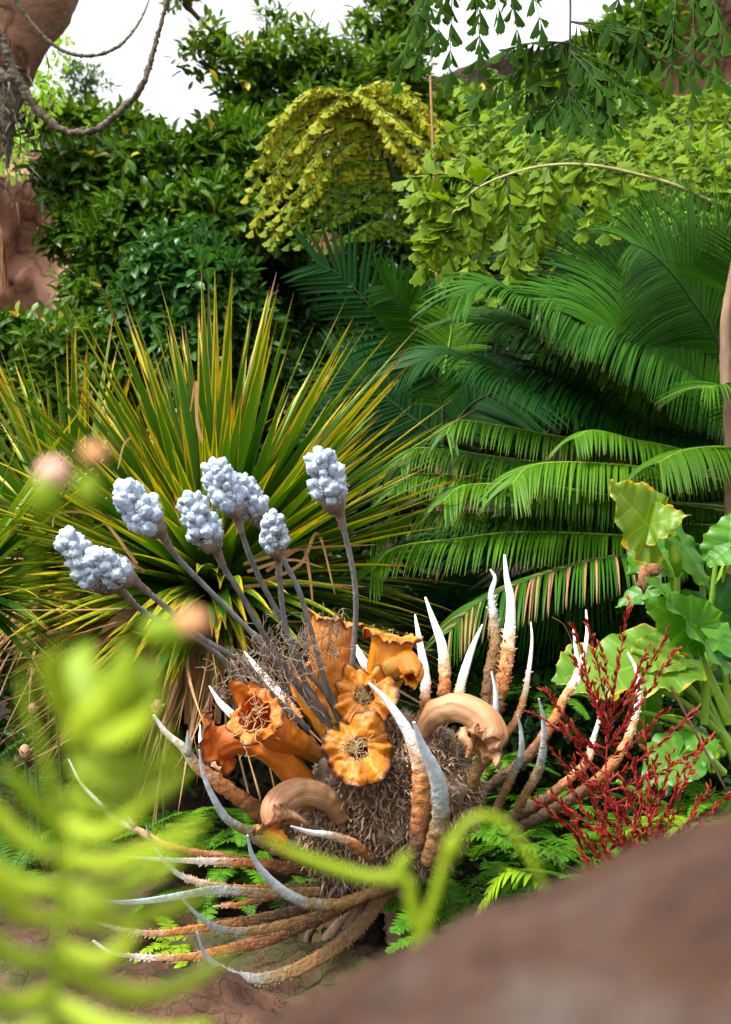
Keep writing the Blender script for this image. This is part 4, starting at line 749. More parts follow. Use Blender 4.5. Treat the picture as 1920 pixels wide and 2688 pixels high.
r = rng(9); n = 260; tube(mb, [P(30, 180, 9), P(20, 440, 9)], [.07, .045, .01], 10, 30, rough=.35); q = P(22, 300, 9) + r.normal(size=(n, 3)) * [.10, .1, .20]; ribbons(mb, q, r.normal(size=(n, 3)) - UP, .16, .0115, .6, 4, wob=.5, seed=3)
tag(obj('hanging_moss', mb, M['vine'], loc=P(22, 300, 9)), 'dark mossy root tangle hanging under the rock arch', 'moss')
mb = MB(); r = rng(19); n = 40; ribbons(mb, P(0, 615, 8.4) + r.normal(size=(n, 3)) * [.02, .03, .03], r.normal(size=(n, 3)) * .10 - UP, .34, .02, .2, 6, rnd=r.random(n), fold=.4, seed=2)
tag(obj('dead_frond', mb, M['straw'], loc=P(12, 620, 8.4)), 'brown dead frond hanging at the left edge beside the cliff', 'dead frond')
# ---------------- the strange flowering sculpture plant ----------------
def m_spike():
    t = NT('horn_spike'); x, y, z, v = t.attr(); n = t.noise(22, 5, rough=.7); n2 = t.noise(70, 4)
    k = t.math('ADD', t.math('SUBTRACT', x, z), t.math('MULTIPLY', t.math('SUBTRACT', n, .5), .6))
    w = t.ramp(k, [(0., (.06, .028, .010)), (.16, (.20, .070, .018)), (.34, (.46, .17, .04)), (.46, (.58, .36, .22)), (.56, (.72, .64, .56)), (.70, (.88, .87, .84))])
    g = t.ramp(k, [(0., (.10, .045, .012)), (.25, (.18, .09, .022)), (.40, (.22, .17, .10)), (.50, (.30, .34, .33)), (.75, (.56, .64, .70))])
    c = t.mix(t.ramp(y, [(.45, (0, 0, 0)), (.55, (1, 1, 1))]), w, g)
    c = t.mix(t.math('MULTIPLY', t.ramp(n2, [(.32, (1, 1, 1)), (.50, (0, 0, 0))]), .34), c, (.22, .17, .12))
    h = t.math('MULTIPLY', t.math('ADD', n2, n), t.ramp(k, [(.4, (1, 1, 1)), (.75, (.12, .12, .12))]))
    return t.fin(t.pbsdf(c, .62, .35, t.bump(h, .7, .012)))
M['spike'] = m_spike()
def m_trumpet(name, base, mid, rim, inn):
    t = NT(name); x, y, z, v = t.attr()
    cb = t.n('CombineXYZ'); t.l(t.math('MULTIPLY', y, 26.), cb.inputs[0]); t.l(t.math('MULTIPLY', x, 2.2), cb.inputs[1]); t.l(z, cb.inputs[2])
    st = t.noise(1., 5, cb.outputs[0], .6, .6); n = t.noise(14, 5)
    c = t.ramp(x, [(0, base), (.35, mid), (.8, inn), (1, mid)])
    c = t.mix(t.math('MULTIPLY', t.ramp(st, [(.36, (1, 1, 1)), (.56, (0, 0, 0))]), .55), c, tuple(q * .45 for q in mid))
    c = t.mix(t.math('MULTIPLY', t.ramp(n, [(.5, (0, 0, 0)), (.75, (1, 1, 1))]), .4), c, tuple(min(1, q * 1.5 + .06) for q in mid))
    e = t.math('ADD', x, t.math('MULTIPLY', t.math('SUBTRACT', n, .5), .08)); c = t.mix(t.ramp(e, [(.955, (0, 0, 0)), (.985, (1, 1, 1))]), c, rim)
    return t.leaf(c, .42, .5, .22, (1.3, .8, .3), t.bump(t.math('ADD', st, n), .55, .006))
M['tr_o'] = m_trumpet('orange_petal', (.16, .10, .008), (.72, .24, .008), (.16, .05, .02), (.78, .30, .012))
M['tr_y'] = m_trumpet('amber_petal', (.22, .13, .010), (.60, .20, .012), (.12, .04, .012), (.66, .24, .015))
M['tr_r'] = m_trumpet('red_orange_petal', (.22, .17, .010), (.70, .20, .008), (.14, .04, .015), (.68, .15, .008))
M['tr_t'] = m_trumpet('tan_petal', (.28, .14, .06), (.52, .29, .14), (.22, .08, .04), (.46, .20, .08))
def m_pod():
    t = NT('waxy_pod'); n = t.noise(60, 4); n2 = t.noise(16, 3); x, y, z, v = t.attr()
    c = t.ramp(n2, [(.3, (.27, .35, .46)), (.7, (.50, .58, .71))]); c = t.mix(t.math('MULTIPLY', t.ramp(n, [(.35, (1, 1, 1)), (.5, (0, 0, 0))]), .35), c, (.24, .28, .30))
    return t.fin(t.pbsdf(c, .6, .35, t.bump(t.math('ADD', n, n2), .5, .006)))
M['pod'] = m_pod()
M['stalk'] = m_bark('grey_stalk', (.07, .075, .075), (.22, .215, .21), 30, .4, (1, 1, .4)); M['neck'] = m_bark('ribbed_neck', (.10, .075, .055), (.32, .26, .21), 35, .5, (1, 1, .15))
M['fibre'] = m_bark('dry_fibre', (.06, .038, .026), (.34, .25, .19), 25, .3); M['speck'] = m_bark('pale_speck', (.35, .33, .26), (.5, .5, .42), 20, .1)
A = thing('flower_sculpture', 'strange plant of orange trumpets, blue-white pod heads and curving horns on a fibrous mound', 'exotic plant', G(1030, 0, 5.1))
MC = P(1040, 2090, 5.12)
mb = MB(); blob(mb, MC, .255, 5, .28, 2.4, 3, scale=(1.08, .85, 1.02), z=0); blob(mb, P(900, 2170, 5.1), .16, 4, .3, 2.4, 5, scale=(1.2, .8, .9)); blob(mb, P(980, 1960, 5.25), .16, 4, .3, 2.4, 6)
obj('mound', mb, M['fibre'], A)
M['tuft'] = leafmat('dry_tuft', (.12, .072, .042), (.42, .29, .19), rough=.8, spec=.15, tr=.05)
r = rng(600); n = 26000; d = nz(r.normal(size=(n, 3))); d = d[d[:, 1] < .5]; n = len(d); mb = MB()
cc = np.where((r.random(n) < .25)[:, None], P(900, 2170, 5.1), MC); rad = np.where(cc[:, 0] == MC[0], .262, .165)
q = cc + d * rad[:, None] * [1.08, .85, 1.02] * r.uniform(.88, 1.1, (n, 1))
ribbons(mb, q, d * .5 + r.normal(size=(n, 3)) * .7, r.uniform(.02, .055, n), .0075, .3, 3, rnd=r.random(n), wob=.6, seed=2); obj('mound_fibres', mb, M['tuft'], A)
def spike(pts, w, Yt, Yb, tr, kind='w', flat=1., spines=60, seed=0, wt=.22, sl=.014, prof=None, label=None, mid=None):
    """pts photo px tip -> base; Yt, Yb distances of tip and base; tr where the rough base ends"""
    pts = pts[::-1]; k = len(pts); Ys = [Yb + (Yt - Yb) * (i / (k - 1)) ** 1.2 for i in range(k)]
    p = np.array([P(a, b, y) for (a, b), y in zip(pts, Ys)]); R = w * .385 * .36 * 5 / 1344
    rad = R * np.array(prof or [.9, 1.05, 1, .95, .85, .72, .55, .36, wt * .7]); ry = .9 if kind == 'g' else .1; n = 70; sides = 12
    mb = MB(); c = tube(mb, p, rad, sides, n, z=tr - .45, flat=flat, ry=ry, cap=True)
    v = mb.v[0].reshape(n, sides, 3); ctr = c[:, None]; t = np.linspace(0, 1, n)[:, None]; r = rng(seed + 900)
    amp = (.05 + .16 * (t < tr)) * (1 if flat > .5 else .35) ; ns = np.array([[mnoise.noise(Vector(x * 45)) for x in row] for row in v]); mb.v[0] = (ctr + (v - ctr) * (1 + amp * ns * 1.6 + .05 * (t < tr) * r.normal(size=(n, sides)))[..., None]).reshape(-1, 3)
    T, N, B = frames(c); ti = r.random(spines) * min(.95, tr + .12); ii = (ti * (n - 1)).astype(int); rr = np.interp(ti, np.linspace(0, 1, len(rad)), rad)
    if spines:
        if flat < .7: a = np.where(r.random(spines) < .5, 0, math.pi) + r.normal(size=spines) * .05
        else: a = r.uniform(0, 6.28, spines)
        o = np.cos(a)[:, None] * B[ii] + flat * np.sin(a)[:, None] * N[ii]; 
        ribbons(mb, c[ii] + o * rr[:, None] * .85, nz(o) + T[ii] * .5 + r.normal(size=o.shape) * (.2 if flat > .5 else .06), sl * r.uniform(.5, 1.1, spines), sl * (.6 if flat > .5 else .95), 0, 2, lambda q: 1 - q, rnd=tr - .45, seed=seed, wdir=T[ii])
        mb.a[-1] = mb.a[-1].copy(); mb.a[-1][:, 0] = np.repeat(ti, 6); mb.a[-1][:, 1] = ry; mb.a[-1][:, 2] = tr - .45
    return obj('spike', mb, M['spike'], A, label=label)
S = [
 ([(1117, 1568), (1137, 1625), (1161, 1695), (1167, 1766), (1164, 1870)], 44, 5.5, 5.3, .38, 'w'),
 ([(1090, 1613), (1102, 1684), (1117, 1778), (1117, 1890)], 38, 5.45, 5.3, .22, 'w'),
 ([(1267, 1639), (1238, 1707), (1214, 1784), (1200, 1850)], 34, 5.5, 5.3, .12, 'w'),
 ([(1288, 1495), (1300, 1518), (1290, 1560), (1296, 1625), (1300, 1695), (1284, 1784), (1276, 1880)], 46, 5.5, 5.3, .66, 'g'),
 ([(1325, 1456), (1331, 1518), (1341, 1577), (1338, 1666), (1326, 1755), (1303, 1870)], 50, 5.4, 5.25, .42, 'w'),
 ([(1394, 1633), (1397, 1684), (1388, 1766), (1374, 1837), (1344, 1908), (1285, 1990), (1225, 2070)], 30, 5.5, 5.2, .60, 'w'),
 ([(1291, 1763), (1302, 1825), (1297, 1902), (1279, 1967), (1244, 2038), (1210, 2120)], 38, 4.95, 5.0, .50, 'g'),
 ([(1359, 1876), (1368, 1920), (1368, 1979), (1344, 2038), (1300, 2130)], 29, 4.9, 5.0, .48, 'g'),
 ([(1415, 1834), (1427, 1890), (1427, 1961), (1409, 2032), (1350, 2140)], 32, 4.85, 5.0, .45, 'g'),
 ([(1504, 1636), (1512, 1707), (1522, 1770), (1505, 1800), (1475, 1850)], 24, 5.45, 5.3, .2, 'w'),
 ([(1539, 1601), (1542, 1660), (1533, 1719), (1512, 1778), (1480, 1837), (1444, 1908), (1374, 1997), (1260, 2080)], 42, 5.5, 5.2, .62, 'w'),
 ([(1569, 1837), (1575, 1879), (1557, 1944), (1545, 1991), (1510, 2032), (1433, 2097), (1320, 2160)], 40, 5.2, 5.1, .66, 'w'),
 ([(1648, 1713), (1669, 1755), (1678, 1825), (1657, 1920), (1616, 1997), (1551, 2062), (1468, 2115), (1350, 2180)], 46, 5.25, 5.1, .68, 'w'),
 ([(969, 1793), (1013, 1837), (1060, 1902), (1090, 1967), (1105, 2050), (1102, 2139), (1092, 2250)], 58, 4.75, 4.82, .50, 'w'),
 ([(1087, 1896), (1108, 1956), (1137, 2015), (1155, 2080), (1155, 2156), (1128, 2270)], 64, 4.62, 4.8, .40, 'g'),
 ([(642, 1710), (685, 1766), (733, 1822), (790, 1890)], 40, 5.5, 5.3, .2, 'w'),
 ([(550, 1801), (578, 1844), (612, 1878), (660, 1925)], 32, 5.4, 5.25, .2, 'w'),
 ([(915, 1665), (940, 1710), (965, 1760), (985, 1820)], 38, 5.5, 5.35, .1, 'w'),
 ([(526, 1902), (528, 1952), (555, 1995), (600, 2030)], 24, 5.35, 5.3, .25, 'w'),
 ([(404, 1877), (437, 1924), (484, 1965), (514, 2007), (573, 2054), (632, 2095), (720, 2160), (840, 2210)], 62, 4.95, 5.05, .68, 'w'),
 ([(493, 1918), (495, 1950), (497, 1985)], 22, 4.9, 4.95, .0, 'g'),
 ([(523, 1968), (534, 2030), (561, 2095), (596, 2149), (650, 2184), (709, 2225), (809, 2261), (900, 2280)], 38, 4.75, 4.95, .55, 'g'),
 ([(650, 2193), (664, 2249), (697, 2296), (750, 2344), (809, 2370), (880, 2376), (960, 2350), (1040, 2320)], 44, 4.6, 4.95, .48, 'g'),
 ([(765, 2169), (809, 2184), (868, 2193), (927, 2214), (980, 2260)], 34, 4.7, 4.9, .42, 'w'),
 ([(180, 1992), (212, 2054), (254, 2101), (301, 2149), (372, 2184), (450, 2225), (600, 2255), (760, 2290)], 34, 5.1, 5.1, .58, 'w'),
 ([(319, 2119), (330, 2140), (352, 2172)], 20, 5.05, 5.1, .0, 'w'), ([(384, 2166), (390, 2185), (396, 2205)], 14, 5.05, 5.1, .0, 'g'),
]
F = [
 ([(517, 2447), (534, 2497), (573, 2539), (632, 2565), (703, 2568), (780, 2545), (856, 2503), (927, 2450), (987, 2379), (1025, 2320)], 42, 4.55, 5., .66, 'g'),
 ([(209, 2367), (240, 2410), (300, 2436), (354, 2447), (431, 2450), (514, 2438), (602, 2426), (691, 2409), (803, 2382), (930, 2330)], 30, 4.9, 5.1, .72, 'w'),
 ([(245, 2470), (290, 2500), (336, 2509), (431, 2515), (514, 2509), (602, 2491), (691, 2474), (809, 2426), (897, 2386), (980, 2330)], 32, 4.75, 5.05, .75, 'w'),
 ([(481, 2361), (514, 2397), (561, 2432), (608, 2444), (679, 2441), (780, 2420), (880, 2391), (980, 2340)], 30, 4.7, 5., .70, 'g'),
 ([(220, 2355), (307, 2369), (396, 2364), (484, 2350), (573, 2337), (700, 2345), (850, 2340)], 30, 4.7, 5., .38, 'g'),
 ([(407, 2225), (449, 2279), (490, 2305), (561, 2326), (644, 2335), (726, 2335), (839, 2332), (950, 2310)], 34, 4.85, 5.05, .70, 'w'),
 ([(336, 2249), (455, 2258), (543, 2261), (632, 2264), (721, 2270), (860, 2290)], 28, 4.95, 5.1, .55, 'w'),
 ([(431, 2214), (514, 2237), (602, 2255), (720, 2275), (860, 2300)], 30, 5.1, 5.15, .9, 'w'),
 ([(560, 2380), (640, 2372), (740, 2350), (900, 2330)], 26, 5.2, 5.2, 1.0, 'w'), ([(600, 2480), (720, 2450), (850, 2400), (980, 2340)], 24, 5.2, 5.2, 1.0, 'w'),
]
for i, s in enumerate(S): spike(*s[:5], s[5], .72, 90 if i in (3, 4) else 60, i, sl=.018 if i in (3, 4) else .011)
for i, s in enumerate(F): spike(*s[:5], s[5], .13, 130, 50 + i, sl=.012, prof=[1.05, 1.15, 1.15, 1.1, 1.0, .85, .65, .45, .28], wt=.2)

def strands(mb, start, dirs, L, rad, seed, branch=2, wig=.5, seg=7):
    r = rng(seed)
    for i, (s, d) in enumerate(zip(start, dirs)):
        def go(p, d, L, rad, depth):
            pts = [p]; dd = nz(d)
            for k in range(seg):
                dd = nz(dd + r.normal(size=3) * wig * .5); pts.append(pts[-1] + dd * L / seg)
            tube(mb, pts, [rad, rad * .55], 3, seg * 2, cap=False)
            if depth:
                for b in range(branch):
                    k = r.integers(2, seg); go(pts[k], dd + r.normal(size=3) * .8, L * .5, rad * .7, depth - 1)
        go(np.asarray(s, float), d, L * r.uniform(.7, 1.2), rad, 1 if branch else 0)
def trumpet(axis, radii, mat, lip=.03, ruf=.12, lobes=5, seed=0, recurve=.8, Y=None, stam=14, stl=.08, label=None, ref=None, tilt=None, squash=1., asym=0.):
    """axis: world points base -> mouth"""
    r = rng(seed + 30); n = 56; m = 72; th = np.linspace(0, 2 * math.pi, m, endpoint=False)
    c = cr(axis, n); T, N, B = frames(c, ref); R = np.interp(np.linspace(0, 1, n), np.linspace(0, 1, len(radii)), radii)
    nl = 16; q = np.linspace(0, 1, nl + 1)[1:]; ph = r.uniform(0, 6.28, 6)
    def ruff(t): return ruf * t * RN
    RN = np.array([1.5 * mnoise.noise(Vector((math.cos(a) * 1.1 + seed * 7, math.sin(a) * 1.1, 0))) + 1.3 * mnoise.noise(Vector((math.cos(a) * 2.6, math.sin(a) * 2.6, seed * 5.))) + .7 * mnoise.noise(Vector((math.cos(a) * 6, math.sin(a) * 6, seed * 3.3))) + .25 * math.sin(3 * a + seed) for a in th])
    V = np.zeros((n + nl, m, 3)); X = np.zeros((n + nl, m))
    for i in range(n):
        s = i / (n - 1); rr = R[i] * (1 + .7 * ruff(s ** 4) + .05 * s * np.sin(lobes * th + ph[4]) + .02 * np.sin(9 * th + ph[5])); V[i] = c[i] + rr[:, None] * (np.cos(th)[:, None] * B[i] * squash + np.sin(th)[:, None] * N[i]); X[i] = s * .82
    e = n - 1
    for j, t in enumerate(q):
        an = t * recurve * 1.9; rr = R[e] * (1 + .7 * ruff(1)) + lip * (math.sin(min(an, 1.9)) * .9 + .3 * t) * (1 + 1.3 * ruff(1) + asym * np.sin(th + ph[0])); ax = lip * (1 - math.cos(an)) * -.9 + lip * .5 * math.sin(an * .6) + lip * (ruff(t) * 5.5 + t * t * .16 * np.array([mnoise.noise(Vector((math.cos(a) * 9, math.sin(a) * 9, seed * 2.))) for a in th]))
        V[n + j] = c[e] + (rr * 1.)[:, None] * (np.cos(th)[:, None] * B[e] * squash + np.sin(th)[:, None] * N[e]) + np.broadcast_to(ax, (m,))[:, None] * T[e]; X[n + j] = .82 + .18 * t
    V += .005 * np.array([[mnoise.noise(Vector(x * 28)) for x in row] for row in V])[..., None] * (B[e] + N[e])
    lipm = np.clip((np.arange(n + nl) - n * .75) / (nl + n * .25), 0, 1)[:, None]; cn = np.array([[mnoise.turbulence(Vector(x * 42), 3, False) for x in row] for row in V]); V += (lipm * (cn - .5) * .016)[..., None] * T[e]
    lp = np.zeros((n + nl, m, 3)); lp[..., 0] = X; lp[..., 1] = .5 + .5 * np.cos(th)[None]; lp[..., 2] = seed * 3.1
    mb = MB(); mb.add(V, grid_faces(n + nl, m, True), lp.reshape(-1, 3)); o = obj('trumpet_flower', mb, M[mat], A, label=label); solid(o, .004)
    if stam:
        sb = MB(); k = int(n * .93); d0 = T[e] + r.normal(size=(stam, 3)) * .5; st = c[k] + (B[k] * r.normal(size=(stam, 1)) + N[k] * r.normal(size=(stam, 1))) * R[k] * .5
        strands(sb, st, d0, stl, .0018, seed, 2, .7); obj('stamens', sb, M['stamen'], o)
    return o
def PP(*a): return [P(*x) for x in a]
u = .36 * 5 / 1344
trumpet(PP((895, 1900, 5.2), (885, 1800, 5.22), (868, 1700, 5.25), (878, 1630, 5.27)), [24 * u, 32 * u, 54 * u, 60 * u, 62 * u], 'tr_y', .022, .16, 4, 1, .5, stam=6, stl=.07, label='tall amber trumpet at the back, mouth facing away')
trumpet(PP((965, 1900, 5.15), (1000, 1810, 5.15), (1020, 1730, 5.15), (1030, 1668, 5.15)), [24 * u, 34 * u, 48 * u, 54 * u, 56 * u], 'tr_o', .03, .14, 4, 2, .5, stam=8, stl=.05, label='tall orange trumpet at right with a side lobe curling down')
trumpet(PP((1025, 1760, 5.1), (1065, 1740, 5.08), (1085, 1765, 5.03), (1078, 1785, 5.)), [34 * u, 34 * u, 30 * u, 20 * u], 'tr_o', .012, .12, 4, 12, .4, stam=0)
trumpet(PP((1010, 1960, 5.15), (990, 1890, 5.12), (965, 1845, 5.05), (955, 1825, 4.97)), [18 * u, 22 * u, 24 * u, 28 * u], 'tr_y', .074, .10, 5, 3, .55, stam=34, stl=.055, label='amber trumpet facing the camera, upper one', ref=(0, -.3, 1))
trumpet(PP((985, 2060, 5.1), (965, 2010, 5.02), (945, 1975, 4.92), (940, 1962, 4.84)), [18 * u, 22 * u, 24 * u, 30 * u], 'tr_y', .084, .10, 5, 4, .50, stam=38, stl=.06, label='amber trumpet facing the camera, lower one', ref=(0, -.3, 1))
trumpet(PP((850, 1990, 5.05), (790, 1955, 4.98), (730, 1925, 4.9), (690, 1895, 4.80), (668, 1876, 4.72)), [18 * u, 30 * u, 42 * u, 46 * u, 46 * u], 'tr_r', .044, .13, 5, 5, .35, stam=26, stl=.085, label='red-orange trumpet at left, mouth toward the camera')
trumpet(PP((830, 2110, 5.05), (780, 2040, 5.), (720, 1975, 4.95), (660, 1942, 4.95), (610, 1942, 4.94), (575, 1958, 4.95)), [36 * u, 36 * u, 36 * u, 38 * u, 40 * u], 'tr_r', .058, .12, 5, 6, .5, stam=0, label='orange trumpet drooping to the left with a torn lip', asym=.4)
trumpet(PP((880, 1960, 5.3), (845, 1880, 5.3), (805, 1800, 5.32), (790, 1745, 5.33)), [20 * u, 30 * u, 44 * u, 40 * u], 'tr_o', .015, .10, 4, 7, .4, stam=0, label='orange trumpet behind the grey stalks')
trumpet(PP((900, 2150, 4.95), (860, 2100, 4.92), (800, 2078, 4.88), (750, 2092, 4.84), (722, 2130, 4.8), (735, 2165, 4.78)), [22 * u, 30 * u, 34 * u, 36 * u, 30 * u], 'tr_t', .036, .2, 4, 8, .6, stam=0, label='tan drooping flower with folded lip, low at the left of the mound', asym=.3)
trumpet(PP((1105, 1925, 5.0), (1145, 1872, 4.98), (1205, 1858, 4.95), (1262, 1885, 4.92), (1290, 1930, 4.88), (1262, 1955, 4.86)), [18 * u, 34 * u, 38 * u, 40 * u, 34 * u], 'tr_t', .034, .2, 4, 9, .6, stam=0, label='tan curled flower on the upper right of the mound', asym=.3)
mb = MB(); tube(mb, PP((722, 2150, 4.79), (712, 2185, 4.77), (742, 2205, 4.76), (735, 2235, 4.76)), [.022, .03, .022, .006], 10, 30, rough=.14, seed=3); obj('torn_lip', mb, M['tr_r'], A)
mb = MB(); tube(mb, PP((1235, 1905, 4.93), (1215, 1930, 4.9), (1235, 1960, 4.88), (1225, 1990, 4.88)), [.014, .018, .016, .005], 10, 30, rough=.12, seed=4, ); obj('torn_lip', mb, M['tr_t'], A)
# pod heads on grey stalks
H = [  # tip, base, width, stalk px list, Y head, Y foot
 ((168, 1402), (268, 1528), 84, [(300, 1532), (354, 1587), (418, 1630), (492, 1664), (534, 1688), (598, 1741), (661, 1810), (790, 1930)], 4.75),
 ((238, 1452), (322, 1512), 86, [(338, 1513), (397, 1561), (471, 1624), (534, 1677), (608, 1720), (661, 1762), (730, 1840), (810, 1915)], 4.65),
 ((318, 1280), (400, 1378), 92, [(412, 1378), (450, 1444), (502, 1502), (577, 1577), (656, 1656), (725, 1735), (783, 1804), (850, 1895)], 4.8),
 ((494, 1302), (550, 1415), 90, [(560, 1424), (587, 1487), (630, 1555), (672, 1630), (709, 1688), (762, 1767), (831, 1841), (870, 1910)], 4.7),
 ((562, 1218), (608, 1322), 92, [(614, 1328), (635, 1397), (661, 1471), (698, 1550), (741, 1630), (788, 1735), (852, 1815), (895, 1895)], 4.85),
 ((628, 1256), (672, 1344), 82, [(683, 1362), (712, 1415), (741, 1465), (778, 1534), (804, 1608), (831, 1709), (857, 1799), (900, 1890)], 4.98),
 ((717, 1348), (723, 1432), 72, [(728, 1440), (735, 1524), (746, 1619), (773, 1725), (810, 1804), (865, 1890)], 4.8),
 ((838, 1188), (872, 1308), 98, [(884, 1318), (910, 1418), (931, 1524), (934, 1630), (924, 1755), (920, 1830)], 4.85)]
for hi, (tip, base, w, st, Y) in enumerate(H):
    r = rng(700 + hi); a = P(*base, Y); b = P(*tip, Y - .06); ax = b - a; L = np.linalg.norm(ax); ax = ax / L; Bs = basis(ax, (0, -1, 0)); R = w * .44 * .36 * Y / 1344
    n = len(st); p = [P(x, y, Y + (5.12 - Y) * ((i + 1) / n) ** .8) for i, (x, y) in enumerate(st)]
    mb = MB(); tube(mb, [p[0]] + p, [.0105, .0095, .0095, .011], 8, 70, rough=.05, seed=hi); so = obj('stalk', mb, M['stalk'], A)
    mb = MB(); d1 = nz(p[1] - p[0]); tube(mb, [a + ax * .012, a - ax * .012, p[0] * .75 + a * .25 + d1 * .02, p[0] + d1 * .045, p[0] + d1 * .10], [R * .80, R * .72, R * .46, R * .3, .0125], 14, 30, rough=.05, seed=hi + 40); obj('ribbed_neck', mb, M['neck'], so)
    mb = MB(); N = 30; k = 0; lr = R * .40; sp = MB()
    blob(mb, a + ax * L * .40, R * .70, 3, .15, 3, hi, scale=(1, 1, L / R * .62), rot=Bs, mat=1)  # inner core in dark neck colour paints shade into crevices between lobes
    rows = int(L / (lr * 1.05)); 
    for i in range(rows):
        s = (i + .3) / rows; rr = R * (.78 if s < .12 else (1 - .62 * max(0, s - .2) ** 1.1)) * .78; m = max(3, int(2 * math.pi * rr / (lr * 1.62)))
        for j in range(m):
            an = 6.283 * (j + .5 * (i % 2)) / m + r.normal() * .16; o = Bs @ np.array([math.cos(an), math.sin(an), 0]); dd = nz(o + ax * r.uniform(.4, 1.3))
            blob(mb, a + ax * L * (s + r.normal() * .02) + o * rr * r.uniform(.85, 1.08), lr * r.uniform(.62, 1.3), 3, .28, 3.0, hi * 100 + i * 10 + j, scale=(1, 1, r.uniform(1.15, 1.7)), rot=basis(dd))
            for e in range(5):
                q = a + ax * L * (s + r.uniform(-.06, .06)) + o * rr * 1.0 + nz(r.normal(size=3) + o) * lr * r.uniform(.9, 1.5)
                if s < .5 or r.random() < .3: blob(sp, q, .0022, 1, .1, 1, 1); tube(sp, [q, q - o * .012], [.0007, .0007], 3, 3, cap=False)
    blob(mb, a + ax * L * .95, lr * 1.0, 3, .15, 1.6, hi * 100 + 99, scale=(1, 1, 1.5), rot=Bs)
    ho = obj('pod_head', mb, [M['pod'], M['neck']], A); obj('anthers', sp, M['speck'], ho)
# dry branching twigs between the stalks
mb = MB(); r = rng(801); n = 60; t0 = np.stack([P(a, b, y) for a, b, y in zip(r.uniform(690, 860, n), r.uniform(1700, 1890, n), r.uniform(4.85, 5.2, n))])
strands(mb, t0, np.tile([-.75, -.1, .75], (n, 1)) + r.normal(size=(n, 3)) * .45, .17, .0024, 5, 3, .6); obj('dry_twigs', mb, M['twig'], A)
mb = MB(); n = 34; t0 = np.stack([P(a, b, y) for a, b, y in zip(r.uniform(590, 740, n), r.uniform(1760, 1850, n), r.uniform(4.85, 5.1, n))])
strands(mb, t0, np.tile([-.6, -.1, .5], (n, 1)) + r.normal(size=(n, 3)) * .6, .13, .0022, 9, 3, .6); obj('dry_twigs', mb, M['twig'], A)
mb = MB(); n = 26; t0 = np.stack([P(a, b, y) for a, b, y in zip(r.uniform(800, 900, n), r.uniform(1640, 1760, n), r.uniform(4.9, 5.05, n))])
strands(mb, t0, np.tile([.1, -.1, .7], (n, 1)) + r.normal(size=(n, 3)) * .7, .10, .002, 10, 3, .6); obj('dry_twigs', mb, M['twig'], A)
# gnarled root trunks carrying the mound
for i, (q, w, m) in enumerate([([(1045, 2280), (1040, 2400), (1045, 2480), (1035, 2600), (1020, 2700)], 34, 'barkp'), ([(1000, 2290), (950, 2400), (905, 2480), (890, 2580), (880, 2700)], 26, 'bark'), ([(980, 2290), (925, 2390), (870, 2450), (840, 2560), (830, 2700)], 16, 'barkp'), ([(1020, 2290), (985, 2420), (975, 2560), (985, 2700)], 28, 'barkd'), ([(1080, 2280), (1110, 2400), (1125, 2520), (1130, 2700)], 26, 'barkd'), ([(960, 2290), (900, 2360), (845, 2400), (800, 2480)], 9, 'bark')]):
    mb = MB(); tube(mb, [P(a, b, 5.15 + .03 * i) for a, b in q], [w * u, w * u * .9, w * u * 1.2], 14, 60, rough=.12, seed=i); v = mb.v[0]; mb.v[0] = v + .012 * np.array([[mnoise.noise(Vector(x * 18)), mnoise.noise(Vector(x * 18 + np.ones(3) * 9)), 0] for x in v]); obj('root_trunk', mb, M[m], A)
mb = MB(); r = rng(810); n = 220; q = np.stack([P(a, b, y) for a, b, y in zip(r.uniform(850, 1000, n), r.uniform(2270, 2330, n), r.uniform(4.95, 5.1, n))]); ribbons(mb, q, r.normal(size=(n, 3)) * .7 - UP, .07, .006, .4, 4, wob=.6, seed=4); obj('hanging_fibres', mb, M['fibre'], A)

# ---------------- red flower sprays ----------------
M['redf'] = leafmat('red_bract', (.05, .006, .005), (.30, .013, .010), tip=((.22, .09, .035), .68), rough=.35, tr=.15)
M['reds'] = m_bark('red_stem', (.20, .008, .012), (.36, .02, .03), 20, .1, rough=.4)
BT = leaf_tpl(.27, 4, .0, .55, .4)
def spray(parent, main, branches, Y, seed, k=1.):
    r = rng(seed); sb = MB(); mb = MB(); pm = [P(a, b, Y) for a, b in main]; mc = cr(pm, 50); tube(sb, pm, [.006, .003, .0015], 6, 40)
    lines = [(mc[22:], 22)]
    for t, e, dy in branches:
        p0 = mc[int(t * 49)]; p1 = P(*e, Y + dy); md = (p0 + p1) / 2 - UP * .02 + np.array([0, dy * .3, 0]); tube(sb, [p0, md, p1], [.003, .0012], 5, 14); lines.append((cr([p0, md, p1], 40), 0))
    for c, _ in lines:
        L = np.sum(np.linalg.norm(np.diff(c, axis=0), axis=1)); n = max(5, int(L / .0150 * k)); ii = np.linspace(3 if len(c) > 6 else 0, len(c) - 1, n).astype(int); T = tang(c)[ii]
        o = nz(np.cross(T, r.normal(size=(n, 3)))); d = T * .95 + o * r.uniform(.25, .75, n)[:, None]; 
        for f in range(2): inst(mb, BT, c[ii] + r.normal(size=(n, 3)) * .0015, d + r.normal(size=d.shape) * .15, (o if f else -o) + r.normal(size=o.shape) * .5, r.uniform(.022, .040, n), np.clip(r.normal(.5, .3, n), 0, .9))
    o = obj('flower_spray', mb, M['redf'], parent); obj('stem', sb, M['reds'], o)
rf = thing('red_flowering_plant', 'dark red branching flower sprays in front of the horns at lower right', 'flowering plant', G(1600, 0, 4.85))
